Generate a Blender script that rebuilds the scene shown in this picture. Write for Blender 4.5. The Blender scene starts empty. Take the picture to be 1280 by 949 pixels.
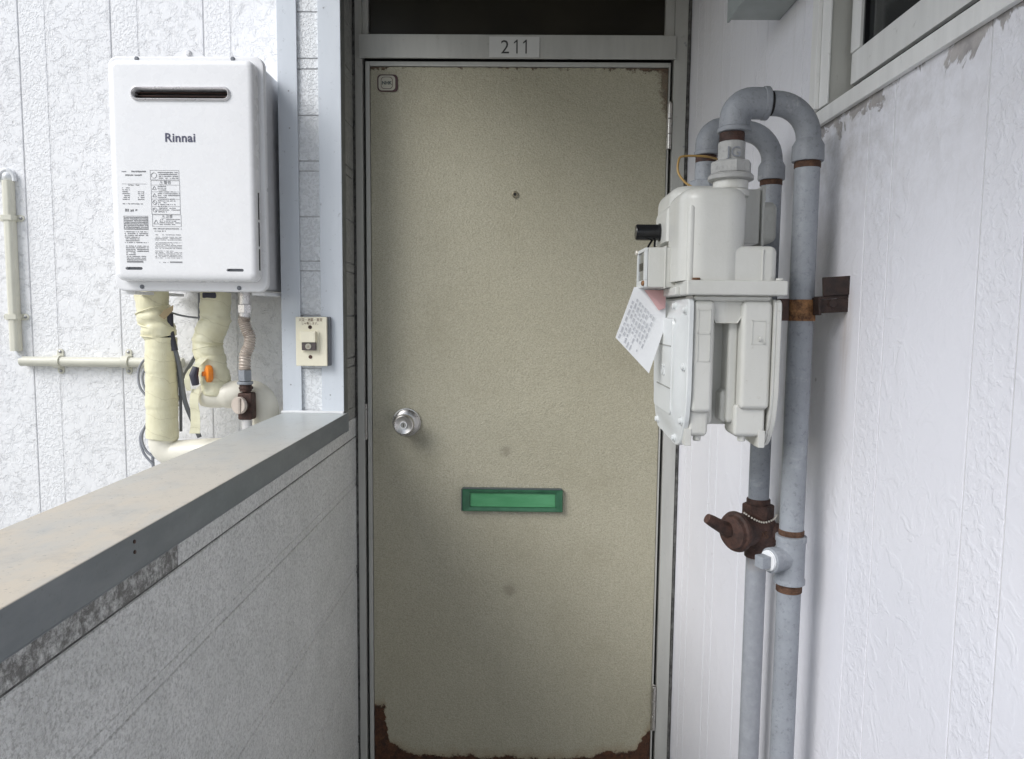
import bpy, bmesh, math, random
from mathutils import Vector, Matrix
random.seed(7)
sc = bpy.context.scene
COL = sc.collection
rad = math.radians

# ------------------------------------------------------------------ camera
cam = bpy.data.objects.new('camera', bpy.data.cameras.new('camera'))
COL.objects.link(cam)
cam.data.sensor_width = 36.0
cam.data.lens = 930.0 / 1280.0 * 36.0
cam.data.clip_start = 0.02
cam.data.clip_end = 3000
cam.matrix_world = (Matrix.Translation((0, 0, 1.305)) @ Matrix.Rotation(rad(0.74), 4, 'Z')
                    @ Matrix.Rotation(rad(90 - 5.04), 4, 'X') @ Matrix.Rotation(rad(0.57), 4, 'Z'))
sc.camera = cam

# ------------------------------------------------------------------ light
SUN_TO = Vector((-0.80, -0.60, 0.78)).normalized()      # direction towards the sun
world = bpy.data.worlds.new('World')
sc.world = world
world.use_nodes = True
wn = world.node_tree
bg = wn.nodes['Background']
sky = wn.nodes.new('ShaderNodeTexSky')
sky.sky_type = 'NISHITA'
sky.sun_disc = False
sky.sun_elevation = math.asin(SUN_TO.z)
sky.sun_rotation = math.atan2(SUN_TO.x, SUN_TO.y) % (2 * math.pi)
sky.air_density = 1.0
sky.dust_density = 1.0
hs = wn.nodes.new('ShaderNodeHueSaturation')
hs.inputs['Saturation'].default_value = 0.55
wn.links.new(sky.outputs[0], hs.inputs['Color'])
wn.links.new(hs.outputs[0], bg.inputs[0])
bg.inputs[1].default_value = 0.12
sun = bpy.data.objects.new('sun', bpy.data.lights.new('sun', 'SUN'))
COL.objects.link(sun)
sun.data.energy = 1.95
sun.data.angle = rad(34)
sun.data.color = (1.0, 0.995, 0.985)
sun.location = SUN_TO * 20
sun.rotation_euler = SUN_TO.to_track_quat('Z', 'Y').to_euler()
sc.view_settings.view_transform = 'Standard'
sc.view_settings.look = 'None'
sc.view_settings.gamma = 1
sc.view_settings.exposure = 0.46

sc.cycles.diffuse_bounces = 6
sc.cycles.max_bounces = 12

# ------------------------------------------------------------------ material helpers
class Nodes:
    def __init__(s, m):
        m.use_nodes = True
        s.nt = m.node_tree
        s.bsdf = s.nt.nodes['Principled BSDF']
        s.geo = s.nt.nodes.new('ShaderNodeNewGeometry')
        s.pos = s.geo.outputs['Position']
        s.sep = None
    def n(s, t): return s.nt.nodes.new(t)
    def l(s, a, b): s.nt.links.new(a, b)
    def put(s, sock, v):
        if isinstance(v, bpy.types.NodeSocket): s.l(v, sock)
        else: sock.default_value = v
    def xyz(s):
        if not s.sep:
            n = s.n('ShaderNodeSeparateXYZ'); s.l(s.pos, n.inputs[0]); s.sep = n
        return s.sep.outputs
    def m(s, op, a, b=0.0, c=0.0, clamp=False):
        n = s.n('ShaderNodeMath'); n.operation = op; n.use_clamp = clamp
        s.put(n.inputs[0], a); s.put(n.inputs[1], b); s.put(n.inputs[2], c)
        return n.outputs[0]
    def mr(s, v, a, b, c=0.0, d=1.0, smooth=False):
        n = s.n('ShaderNodeMapRange'); n.clamp = True
        if smooth: n.interpolation_type = 'SMOOTHSTEP'
        s.put(n.inputs[0], v)
        for i, q in enumerate((a, b, c, d)): s.put(n.inputs[i + 1], q)
        return n.outputs[0]
    def noise(s, scale, detail=3, rough=0.55, dist=0.0, vec=None, stretch=None):
        n = s.n('ShaderNodeTexNoise')
        n.inputs['Scale'].default_value = scale; n.inputs['Detail'].default_value = detail
        n.inputs['Roughness'].default_value = rough; n.inputs['Distortion'].default_value = dist
        v = vec or s.pos
        if stretch:
            mp = s.n('ShaderNodeMapping'); mp.inputs['Scale'].default_value = stretch
            s.l(v, mp.inputs[0]); v = mp.outputs[0]
        s.l(v, n.inputs['Vector'])
        return n.outputs[0]
    def vor(s, scale, feature='F1', rnd=1.0, vec=None):
        n = s.n('ShaderNodeTexVoronoi'); n.feature = feature
        n.inputs['Scale'].default_value = scale; n.inputs['Randomness'].default_value = rnd
        s.l(vec or s.pos, n.inputs['Vector'])
        return n.outputs[0]
    def mix(s, f, a, b, mode='MIX'):
        n = s.n('ShaderNodeMix'); n.data_type = 'RGBA'; n.blend_type = mode
        s.put(n.inputs[0], f)
        for i, v in ((6, a), (7, b)):
            s.put(n.inputs[i], v if isinstance(v, bpy.types.NodeSocket) else (*v, 1) if len(v) == 3 else v)
        return n.outputs[2]
    def bump(s, h, dist, strength=1.0, prev=None):
        n = s.n('ShaderNodeBump'); n.inputs['Strength'].default_value = strength
        n.inputs['Distance'].default_value = dist
        s.put(n.inputs['Height'], h)
        if prev: s.l(prev, n.inputs['Normal'])
        return n.outputs[0]
    def done(s, col=None, rough=None, normal=None, metal=None):
        if col is not None: s.put(s.bsdf.inputs['Base Color'], col if isinstance(col, bpy.types.NodeSocket) else (*col, 1))
        if rough is not None: s.put(s.bsdf.inputs['Roughness'], rough)
        if metal is not None: s.put(s.bsdf.inputs['Metallic'], metal)
        if normal is not None: s.l(normal, s.bsdf.inputs['Normal'])

M = {}
def new(name):
    m = bpy.data.materials.new(name); M[name] = m
    return Nodes(m)

def paint(name, col, rough=0.5, metal=0.0, var=0.08, vs=25, grain=0.0, gs=500, dirt=None, dirt_amt=0.3):
    k = new(name)
    n1 = k.noise(vs, 5, 0.6)
    f = k.mr(n1, 0.3, 0.7)
    dark = tuple(c * (1 - var) for c in col); lite = tuple(min(1, c * (1 + var)) for c in col)
    c = k.mix(f, dark, lite)
    if dirt:
        d = k.mr(k.noise(vs * 2.7, 6, 0.7), 0.55, 0.75, 0, dirt_amt)
        c = k.mix(d, c, dirt)
    nrm = None
    if grain: nrm = k.bump(k.noise(gs, 3, 0.6), grain)
    k.done(c, k.mr(k.noise(vs * 1.3, 3), 0.3, 0.7, max(0, rough - 0.07), rough + 0.07), nrm, metal)
    return M[name]

# simple paints
paint('heater_white', (0.86, 0.86, 0.87), 0.28, var=0.012)
paint('heater_edge', (0.80, 0.80, 0.81), 0.32, var=0.02)
paint('heater_label_ink', (0.26, 0.26, 0.27), 0.6)
paint('heater_side_shade', (0.62, 0.62, 0.63), 0.4)  # case greyer than the cover: the side's shade is put into the colour
paint('logo_ink', (0.07, 0.07, 0.12), 0.4)
paint('silver', (0.82, 0.80, 0.80), 0.30, 0.5, var=0.05)
paint('screw_metal', (0.38, 0.38, 0.39), 0.4, 0.8)
paint('black_void', (0.012, 0.010, 0.010), 0.7)
paint('black_plastic', (0.012, 0.012, 0.014), 0.22)
paint('rubber_grey', (0.17, 0.18, 0.20), 0.5)
paint('cable_grey', (0.26, 0.27, 0.30), 0.45)
paint('cable_black', (0.05, 0.05, 0.07), 0.5)
paint('pvc_cream', (0.80, 0.765, 0.66), 0.35, var=0.05, vs=12)
paint('conduit_cream', (0.66, 0.645, 0.55), 0.42, var=0.05)
paint('sealant', (0.72, 0.73, 0.74), 0.45)
k = new('tape_yellow')
x, y, z = k.xyz()
c = k.mix(k.mr(k.noise(14, 5, 0.6), 0.35, 0.7), (0.82, 0.79, 0.585), (0.74, 0.695, 0.47))
hx = k.m('ADD', k.m('MULTIPLY', z, 21.0), k.m('ADD', k.m('MULTIPLY', x, 7.0), k.m('MULTIPLY', k.noise(16, 3), 0.9)))
saw = k.m('FRACT', hx)
edge = k.mr(saw, 0.0, 0.035, 1, 0)
c = k.mix(k.m('MULTIPLY', edge, 0.55), c, (0.50, 0.45, 0.29))
c = k.mix(k.mr(k.noise(60, 6, 0.75), 0.60, 0.74, 0, 0.4), c, (0.50, 0.44, 0.30))
wr = k.noise(48, 4, 0.6, 1.4, stretch=(1, 1, 0.45))
hh = k.m('ADD', k.m('MULTIPLY', saw, 0.55), k.m('MULTIPLY', k.m('ABSOLUTE', k.m('SUBTRACT', wr, 0.5)), 1.3))
k.done(c, 0.40, k.bump(hh, 0.0013))
paint('tape_tan', (0.52, 0.40, 0.24), 0.5)
paint('orange_plastic', (0.85, 0.26, 0.03), 0.4)
paint('hose_beige', (0.55, 0.48, 0.42), 0.4, 0.2)
paint('switch_cream', (0.88, 0.83, 0.66), 0.35, var=0.04, dirt=(0.6, 0.5, 0.3), dirt_amt=0.15)
paint('switch_ink', (0.22, 0.13, 0.08), 0.6)
paint('switch_brown', (0.10, 0.08, 0.08), 0.35)
paint('plate_white', (0.62, 0.62, 0.60), 0.35, var=0.03)
paint('plate_ink', (0.05, 0.05, 0.05), 0.5)
paint('sticker_maroon', (0.05, 0.012, 0.016), 0.35)
paint('sticker_beige', (0.46, 0.44, 0.36), 0.4)
paint('sticker_ink', (0.03, 0.05, 0.05), 0.4)
paint('steel', (0.55, 0.53, 0.50), 0.3, 1.0, var=0.08, vs=60)
paint('brass_worn', (0.30, 0.27, 0.20), 0.4, 0.8)
paint('meter_dark', (0.30, 0.30, 0.28), 0.5)
paint('paper_tag', (0.74, 0.75, 0.77), 0.6, var=0.04)
paint('paper_ink', (0.50, 0.51, 0.54), 0.7)
paint('pink_paper', (0.66, 0.40, 0.40), 0.6)
paint('yellow_wire', (0.42, 0.26, 0.08), 0.4)
paint('white_tape', (0.78, 0.79, 0.80), 0.6)
paint('bead_metal', (0.70, 0.66, 0.58), 0.35, 0.6)
paint('concrete', (0.60, 0.60, 0.57), 0.85, var=0.15, vs=8, grain=0.001, gs=200)
paint('ground_grey', (0.20, 0.20, 0.19), 0.9, var=0.2, vs=1.5)
paint('ceiling_paint', (0.20, 0.20, 0.19), 0.8, var=0.06)
paint('backing', (0.10, 0.10, 0.10), 0.9)
paint('backing_white', (0.60, 0.60, 0.61), 0.8)
paint('slot_edge', (0.10, 0.12, 0.12), 0.4, 0.3)
paint('box_grey', (0.32, 0.35, 0.35), 0.5)
paint('threshold', (0.40, 0.36, 0.26), 0.35, 0.7)

def alu(name, col, r=0.38):
    k = new(name)
    s = k.noise(8, 4, 0.6, stretch=(6, 6, 0.8))
    c = k.mix(k.mr(s, 0.35, 0.7), tuple(x * 0.90 for x in col), col)
    c = k.mix(k.mr(k.noise(70, 5, 0.7), 0.62, 0.75, 0, 0.35), c, (0.2, 0.19, 0.16))
    k.done(c, k.mr(s, 0.3, 0.7, r - 0.05, r + 0.1), k.bump(k.noise(300, 2), 0.0002), 0.08)
alu('alu_frame', (0.50, 0.50, 0.47))
alu('alu_white', (0.86, 0.86, 0.85))

k = new('glass_dark')
k.done(k.mix(k.mr(k.noise(6, 3), 0.3, 0.7), (0.014, 0.012, 0.008), (0.026, 0.022, 0.014)), 0.32)
k = new('glass_window')
k.done(k.mix(k.mr(k.noise(7, 5, 0.6), 0.35, 0.7), (0.03, 0.032, 0.033), (0.055, 0.056, 0.055)), 0.12)
k = new('lens_glass')
k.done((0.16, 0.17, 0.17), 0.12)

def stucco(name, kind, col, depth, dirt=0.0):
    """painted textured siding: 'swirl' = trowelled plateaus, 'pebble' = stippled"""
    k = new(name)
    if kind == 'swirl':
        b1 = k.mr(k.noise(24, 6, 0.68, 0.4), 0.46, 0.52, 0, 1, True)
        b2 = k.mr(k.noise(52, 5, 0.66, 0.5), 0.42, 0.50, 0, 1, True)
        b3 = k.mr(k.noise(33, 5, 0.66, 0.8), 0.38, 0.43, 0, 1, True)
        fine = k.noise(300, 3, 0.6)
        h = k.m('ADD', k.m('MULTIPLY', b1, 0.55), k.m('ADD', k.m('MULTIPLY', b2, 0.40), k.m('ADD', k.m('MULTIPLY', b3, 0.5), k.m('MULTIPLY', fine, 0.15))))
        crev = k.m('MULTIPLY', b3, k.mr(b2, 0, 1, 0.6, 1))
    else:
        a = k.noise(170 if kind == 'fine' else 105, 3, 0.5, 0.2)
        pl = k.mr(a, 0.44, 0.52, 0, 1, True)
        b = k.mr(k.noise(210, 2, 0.5), 0.4, 0.6, 0, 1, True)
        fine = k.noise(420, 2, 0.6)
        h = k.m('ADD', k.m('MULTIPLY', pl, 0.7), k.m('ADD', k.m('MULTIPLY', b, 0.25), k.m('MULTIPLY', fine, 0.12)))
        crev = pl
    lo = tuple(c * (0.90 if col[0] > 0.7 else 0.8) for c in col)
    c = k.mix(k.mr(crev, 0, 0.6), lo, col)
    c = k.mix(k.mr(k.noise(3.5, 4, 0.6), 0.35, 0.75, 0, 0.22 + dirt), c, tuple(x * 0.84 for x in col))
    c = k.mix(k.mr(k.noise(30, 5, 0.7, 0, stretch=(1, 1, 0.06)), 0.55, 0.75, 0, 0.22), c, tuple(x * 0.72 for x in col))
    if dirt:
        d = k.mr(k.noise(120, 4, 0.7), 0.60, 0.72, 0, dirt)
        c = k.mix(d, c, (0.12, 0.12, 0.11))
    k.done(c, 0.55, k.bump(h, depth))
    return k
stucco('siding_swirl', 'swirl', (0.86, 0.86, 0.87), 0.0012)
stucco('siding_pebble', 'pebble', (0.86, 0.86, 0.87), 0.0008)
stucco('pilaster_siding', 'fine', (0.86, 0.88, 0.90), 0.0014)
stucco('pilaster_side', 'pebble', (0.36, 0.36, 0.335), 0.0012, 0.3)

def right_wall(name, kind):
    k = new(name)
    x, y, z = k.xyz()
    if kind == 'swirl':
        a = k.noise(34, 3, 0.55, 1.3)
        pl = k.mr(a, 0.47, 0.60, 0, 1, True)
        fl = k.noise(9, 2)
        pl = k.m('MULTIPLY', pl, k.mr(fl, 0.38, 0.6, 0.25, 1))
        h = k.m('ADD', k.m('MULTIPLY', pl, 0.42), k.m('MULTIPLY', k.noise(150, 3), 0.25))
    else:
        a = k.noise(85, 3, 0.6, 0.5)
        pl = k.mr(a, 0.42, 0.64, 0, 1, True)
        h = k.m('ADD', k.m('MULTIPLY', pl, 0.48), k.m('MULTIPLY', k.noise(200, 3), 0.3))
    base = (0.83, 0.83, 0.885)
    c = k.mix(k.mr(k.noise(2.6, 4, 0.6), 0.35, 0.75), base, (0.78, 0.78, 0.83))
    # small pock marks
    v = k.vor(9)
    c = k.mix(k.mr(v, 0.015, 0.035, 0.5, 0), c, (0.34, 0.33, 0.33))
    # weathered patches where the paint came away under the window sill
    n = k.noise(14, 5, 0.65, 0.7)
    n2 = k.noise(40, 4, 0.7)
    edge = k.mr(n, 0.40, 0.66, 0.0, 0.042)
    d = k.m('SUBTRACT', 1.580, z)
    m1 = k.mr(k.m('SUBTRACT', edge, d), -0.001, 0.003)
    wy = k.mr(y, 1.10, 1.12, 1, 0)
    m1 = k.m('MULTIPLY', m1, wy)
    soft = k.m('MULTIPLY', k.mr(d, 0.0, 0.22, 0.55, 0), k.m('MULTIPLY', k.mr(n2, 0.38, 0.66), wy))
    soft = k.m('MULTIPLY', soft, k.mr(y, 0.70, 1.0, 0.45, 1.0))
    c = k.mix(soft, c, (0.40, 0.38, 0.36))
    c = k.mix(k.m('MULTIPLY', m1, 0.8), c, k.mix(k.mr(n2, 0.35, 0.65), (0.17, 0.15, 0.14), (0.40, 0.37, 0.35)))
    st = k.m('MULTIPLY', k.mr(k.m('ABSOLUTE', k.m('SUBTRACT', y, 0.975)), 0.004, 0.024, 1, 0), k.m('MULTIPLY', k.mr(z, 1.12, 1.32, 0, 1), k.mr(z, 1.345, 1.335, 0, 1)))
    st = k.m('MULTIPLY', st, k.mr(k.noise(60, 4, 0.7, 0, stretch=(1, 1, 0.12)), 0.35, 0.65, 0.1, 0.55))
    c = k.mix(st, c, (0.42, 0.33, 0.26))
    dr = k.m('MULTIPLY', k.mr(k.noise(55, 4, 0.7, 0, stretch=(1, 1, 0.05)), 0.56, 0.72, 0, 0.30), k.mr(z, 1.15, 1.58, 0, 1))
    c = k.mix(dr, c, (0.55, 0.54, 0.53))
    h = k.m('SUBTRACT', h, k.m('MULTIPLY', m1, 0.8))
    k.done(c, 0.5, k.bump(h, 0.0010))
right_wall('right_swirl', 'swirl')
right_wall('right_pebble', 'pebble')

def parapet_board(name, grime):
    k = new(name)
    n1 = k.noise(9, 5, 0.65)
    speck = k.noise(210, 4, 0.75)
    base = k.mix(k.mr(n1, 0.35, 0.7), (0.78, 0.785, 0.765), (0.64, 0.65, 0.63))
    c = k.mix(k.mr(speck, 0.47, 0.62, 0, 0.62), base, (0.27, 0.27, 0.26))
    c = k.mix(k.mr(k.noise(170, 4, 0.75), 0.50, 0.62, 0, 0.8), c, (0.58, 0.58, 0.57))
    if grime:
        g = k.mr(k.noise(60, 7, 0.8, 0.3), 0.36, 0.56)
        c = k.mix(k.m('MULTIPLY', g, 0.85), c, (0.085, 0.083, 0.075))
    h = k.m('ADD', k.mr(k.noise(140, 3, 0.6, 0.2), 0.40, 0.6, 0, 0.8, True), k.m('MULTIPLY', k.noise(260, 3), 0.4))
    k.done(c, 0.6, k.bump(h, 0.0010))
parapet_board('parapet_siding', False)
parapet_board('parapet_siding_grimy', True)

k = new('coping_metal')
x, y, z = k.xyz()
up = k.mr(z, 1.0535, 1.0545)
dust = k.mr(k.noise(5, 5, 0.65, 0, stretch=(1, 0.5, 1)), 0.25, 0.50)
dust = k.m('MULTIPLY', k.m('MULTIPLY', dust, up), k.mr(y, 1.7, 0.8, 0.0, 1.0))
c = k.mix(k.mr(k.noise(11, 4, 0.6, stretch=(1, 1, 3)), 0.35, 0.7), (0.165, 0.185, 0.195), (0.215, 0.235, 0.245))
c = k.mix(up, c, (0.50, 0.525, 0.525))  # lighter top over darker faces: the fascia's shade is put into the colour
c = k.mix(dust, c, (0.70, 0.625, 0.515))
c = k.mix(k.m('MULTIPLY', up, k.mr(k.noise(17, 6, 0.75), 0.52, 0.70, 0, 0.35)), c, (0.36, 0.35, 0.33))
c = k.mix(k.mr(k.noise(160, 5, 0.7), 0.60, 0.72, 0, 0.5), c, (0.12, 0.12, 0.11))
k.done(c, k.m('ADD', 0.36, k.m('MULTIPLY', dust, 0.25)), k.bump(k.noise(60, 3), 0.0003))

k = new('flashing')
c = k.mix(k.mr(k.noise(6, 5, 0.6, stretch=(3, 3, 0.6)), 0.35, 0.7), (0.63, 0.67, 0.72), (0.69, 0.73, 0.78))
c = k.mix(k.mr(k.noise(60, 5, 0.75), 0.62, 0.72, 0, 0.5), c, (0.18, 0.19, 0.2))
k.done(c, 0.36, k.bump(k.noise(14, 2), 0.0006))

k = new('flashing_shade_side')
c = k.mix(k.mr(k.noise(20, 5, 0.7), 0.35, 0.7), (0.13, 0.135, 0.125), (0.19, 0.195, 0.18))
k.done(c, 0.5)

k = new('caulk')
c = k.mix(k.mr(k.noise(60, 5, 0.7), 0.35, 0.65), (0.035, 0.035, 0.033), (0.16, 0.16, 0.15))
k.done(c, 0.7, k.bump(k.noise(90, 3), 0.002))

# door leaf: embossed beige steel with rust along the bottom, top edge and corners
k = new('door_paint')
x, y, z = k.xyz()
leather = k.mr(k.vor(230, 'SMOOTH_F1'), 0.15, 0.7)
weave = k.noise(300, 2, 0.5, 0.5, stretch=(1, 1, 1.6))
c = k.mix(k.mr(k.noise(2.2, 4, 0.55), 0.35, 0.7), (0.475, 0.448, 0.345), (0.43, 0.402, 0.30))
c = k.mix(k.mr(weave, 0.44, 0.60, 0, 0.5), c, (0.25, 0.235, 0.17))
c = k.mix(k.mr(k.noise(120, 4, 0.7), 0.50, 0.66, 0, 0.25), c, (0.26, 0.24, 0.175))
# smudges
def blot(cx, cz, r, amt, col, c):
    dx = k.m('SUBTRACT', x, cx); dz = k.m('SUBTRACT', z, cz)
    d = k.m('SQRT', k.m('ADD', k.m('MULTIPLY', dx, dx), k.m('MULTIPLY', dz, dz)))
    d = k.m('ADD', d, k.m('MULTIPLY', k.m('SUBTRACT', k.noise(60, 3), 0.5), r * 0.8))
    return k.mix(k.mr(d, r * 0.15, r, amt, 0, True), c, col)
c = blot(-0.040, 0.938, 0.022, 0.45, (0.16, 0.145, 0.10), c)
c = blot(-0.026, 0.556, 0.026, 0.45, (0.16, 0.145, 0.10), c)
c = blot(-0.29, 0.975, 0.05, 0.35, (0.16, 0.145, 0.11), c)
c = k.mix(k.mr(k.vor(26), 0.02, 0.05, 0.55, 0), c, (0.13, 0.11, 0.07))
c = k.mix(k.m('MULTIPLY', k.mr(k.noise(95, 5, 0.8), 0.60, 0.66), k.mr(z, 1.75, 1.95, 0.0, 0.5)), c, (0.12, 0.08, 0.05))
scr = k.mr(k.noise(70, 4, 0.7, 0, stretch=(1, 1, 0.06)), 0.60, 0.70, 0, 0.16)
c = k.mix(scr, c, (0.56, 0.53, 0.42))
c = k.mix(k.mr(k.noise(9, 6, 0.7), 0.52, 0.72, 0, 0.28), c, (0.30, 0.275, 0.19))
c = k.mix(k.mr(k.noise(210, 3, 0.8), 0.62, 0.68, 0, 0.45), c, (0.60, 0.57, 0.47))
c = k.mix(k.mr(k.vor(7), 0.006, 0.014, 0.7, 0), c, (0.10, 0.06, 0.035))
# paint worn away above the mail slot
w = k.m('MULTIPLY', k.mr(k.noise(240, 2, 0.6), 0.57, 0.62), k.m('MULTIPLY', k.mr(k.m('ABSOLUTE', k.m('SUBTRACT', z, 0.808)), 0.035, 0.050, 1, 0), k.mr(k.m('ABSOLUTE', k.m('ADD', x, 0.02)), 0.10, 0.15, 0.6, 0)))
c = k.mix(w, c, (0.62, 0.60, 0.52))
nz = k.noise(22, 6, 0.65)
xj = k.m('ADD', x, k.m('MULTIPLY', k.m('SUBTRACT', k.noise(38, 6, 0.7), 0.5), 0.035))
nn = k.m('MULTIPLY', k.m('SUBTRACT', nz, 0.5), 0.060)
hb = k.m('ADD', k.mr(xj, -0.374, -0.352, 0.112, 0.0, True), k.mr(xj, -0.36, -0.27, 0.034, 0.0, True))
hb = k.m('ADD', hb, k.mr(x, 0.10, 0.33, 0.0, 0.020, True))
hb = k.m('ADD', hb, k.mr(xj, 0.325, 0.360, 0.0, 0.066, True))
hb = k.m('ADD', hb, 0.027)
nf = k.m('MULTIPLY', k.m('SUBTRACT', k.noise(190, 5, 0.8), 0.5), 0.022)
d = k.m('SUBTRACT', k.m('ADD', k.m('ADD', hb, nn), nf), k.m('SUBTRACT', z, 0.055))
r1 = k.mr(d, -0.002, 0.004)
halo = k.mr(k.m('ADD', d, k.m('MULTIPLY', k.noise(45, 5, 0.7, 0, stretch=(1, 1, 0.35)), 0.02)), -0.018, 0.012, 0, 0.5)
ht = k.m('ADD', k.m('ADD', k.mr(x, -0.39, -0.34, 0.012, 0.0), -0.002), k.mr(x, 0.18, 0.36, 0.0, 0.012))
ht = k.m('ADD', ht, k.m('MULTIPLY', k.m('SUBTRACT', k.noise(75, 6, 0.75), 0.5), 0.055))
d2 = k.m('SUBTRACT', ht, k.m('SUBTRACT', 1.931, z))
r2 = k.mr(d2, -0.001, 0.002, 0, 0.85)
rr = k.m('MULTIPLY', k.mr(x, 0.305, 0.366, 0, 1), k.mr(z, 1.62, 1.90, 0, 1))
r3 = k.mr(k.m('ADD', rr, k.noise(80, 7, 0.85)), 1.06, 1.24, 0, 0.7)
rust = k.m('MAXIMUM', k.m('MAXIMUM', r1, r2), r3)
rc = k.mix(k.mr(k.noise(70, 6, 0.75), 0.38, 0.62), (0.030, 0.013, 0.008), (0.100, 0.040, 0.018))
rc = k.mix(k.mr(k.noise(40, 6, 0.8), 0.56, 0.68, 0, 0.7), rc, (0.19, 0.090, 0.040))
c = k.mix(halo, c, (0.26, 0.19, 0.10))
c = k.mix(rust, c, rc)
hgt = k.m('ADD', k.m('MULTIPLY', leather, 0.6), k.m('MULTIPLY', weave, 0.6))
nb = k.bump(hgt, 0.0009)
nb = k.bump(k.m('MULTIPLY', rust, k.noise(150, 4)), 0.0016, 1.0, nb)
k.done(c, k.mr(rust, 0, 1, 0.42, 0.85), nb)

def gas_pipe_paint(name, col):
    k = new(name)
    c = k.mix(k.mr(k.noise(30, 5, 0.65), 0.35, 0.7), tuple(q * 0.88 for q in col), tuple(q * 1.08 for q in col))
    c = k.mix(k.mr(k.noise(150, 5, 0.75), 0.54, 0.68, 0, 0.6), c, tuple(q * 0.5 for q in col))
    c = k.mix(k.mr(k.noise(14, 6, 0.7, 0.5), 0.60, 0.70, 0, 0.40), c, (0.58, 0.58, 0.60))
    k.done(c, 0.5, k.bump(k.noise(230, 3, 0.6), 0.0007))
gas_pipe_paint('pipe_grey', (0.30, 0.32, 0.35))
gas_pipe_paint('fitting_grey', (0.255, 0.27, 0.295))
gas_pipe_paint('union_grey', (0.40, 0.40, 0.39))
k = new('rust')
n = k.noise(90, 5, 0.7)
c = k.mix(k.mr(n, 0.35, 0.65), (0.050, 0.025, 0.016), (0.15, 0.078, 0.045))
k.done(c, 0.8, k.bump(k.noise(260, 4, 0.7), 0.0012))
k = new('rust_dark')
n = k.noise(70, 5, 0.7)
c = k.mix(k.mr(n, 0.35, 0.68), (0.030, 0.015, 0.011), (0.095, 0.045, 0.032))
k.done(c, 0.62, k.bump(k.noise(220, 4, 0.7), 0.0016))
k = new('rust_black')
n = k.noise(70, 5, 0.7)
c = k.mix(k.mr(n, 0.35, 0.68), (0.014, 0.009, 0.008), (0.050, 0.026, 0.020))
k.done(c, 0.7, k.bump(k.noise(220, 4, 0.7), 0.0014))
k = new('rust_orange')
n = k.noise(110, 5, 0.7)
c = k.mix(k.mr(n, 0.38, 0.62), (0.09, 0.040, 0.018), (0.34, 0.17, 0.07))
k.done(c, 0.75, k.bump(n, 0.001))
k = new('pipe_rust_run')
x, y, z = k.xyz()
c = k.mix(k.mr(k.noise(60, 5, 0.65), 0.35, 0.7), (0.275, 0.29, 0.315), (0.335, 0.35, 0.38))
f = k.m('MULTIPLY', k.mr(z, 0.895, 0.925), k.mr(k.noise(50, 4, 0.6, 0, stretch=(1, 1, 0.3)), 0.35, 0.6))
c = k.mix(f, c, (0.40, 0.26, 0.13))
k.done(c, 0.5, k.bump(k.noise(230, 3), 0.0007))

k = new('meter_paint')
n = k.noise(12, 4, 0.6)
c = k.mix(k.mr(n, 0.35, 0.7), (0.58, 0.58, 0.545), (0.62, 0.62, 0.59))
c = k.mix(k.mr(k.noise(130, 5, 0.75), 0.62, 0.72, 0, 0.4), c, (0.38, 0.36, 0.30))
c = k.mix(k.mr(k.noise(42, 5, 0.7, 0, stretch=(1, 1, 0.12)), 0.55, 0.72, 0, 0.22), c, (0.42, 0.40, 0.34))
k.done(c, 0.34, k.bump(k.noise(160, 3), 0.0003))
k = new('meter_cover_paint')
n = k.noise(12, 4, 0.6)
c = k.mix(k.mr(n, 0.35, 0.7), (0.62, 0.64, 0.64), (0.68, 0.70, 0.70))
k.done(c, 0.32, k.bump(k.noise(160, 3), 0.0003))
k = new('slot_green')
k.done(k.mix(k.mr(k.noise(30, 4), 0.35, 0.7), (0.028, 0.105, 0.055), (0.045, 0.15, 0.08)), 0.3)
k = new('slot_green_flap')
x, y, z = k.xyz()
k.done(k.mix(k.mr(k.noise(9, 4, 0.6, 0, stretch=(1, 1, 4)), 0.35, 0.7), (0.060, 0.25, 0.105), (0.10, 0.33, 0.16)), 0.25)

# ------------------------------------------------------------------ object helpers
WL = {}
def link(o, parent=None):
    COL.objects.link(o)
    if parent is not None:
        o.parent = parent
        o.matrix_parent_inverse = Matrix.Translation(-WL.get(parent.name, Vector()))
        # for a mesh parent (its own geometry already in world space) the origin stays at zero
    return o
def tag(o, label, cat, group=None):
    o['label'] = label; o['category'] = cat
    if group: o['group'] = group
    return o
def thing(name, label, cat, loc=(0, 0, 0), group=None):
    o = bpy.data.objects.new(name, None); o.empty_display_size = 0.05
    o.location = loc; COL.objects.link(o); WL[o.name] = Vector(loc)
    return tag(o, label, cat, group)
def obj(name, bm, mat, parent=None, smooth=35, kind=None, label=None):
    bmesh.ops.remove_doubles(bm, verts=bm.verts, dist=1e-6)
    bmesh.ops.recalc_face_normals(bm, faces=bm.faces)
    me = bpy.data.meshes.new(name); bm.to_mesh(me); bm.free()
    me.materials.append(M[mat])
    if smooth:
        for p in me.polygons: p.use_smooth = True
        me.set_sharp_from_angle(angle=rad(smooth))
    o = bpy.data.objects.new(name, me); link(o, parent)
    if smooth:
        wn_ = o.modifiers.new('weighted', 'WEIGHTED_NORMAL'); wn_.keep_sharp = True; wn_.weight = 90
    if kind: o['kind'] = kind
    if label: o['label'] = label
    return o
B = bmesh.new

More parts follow.
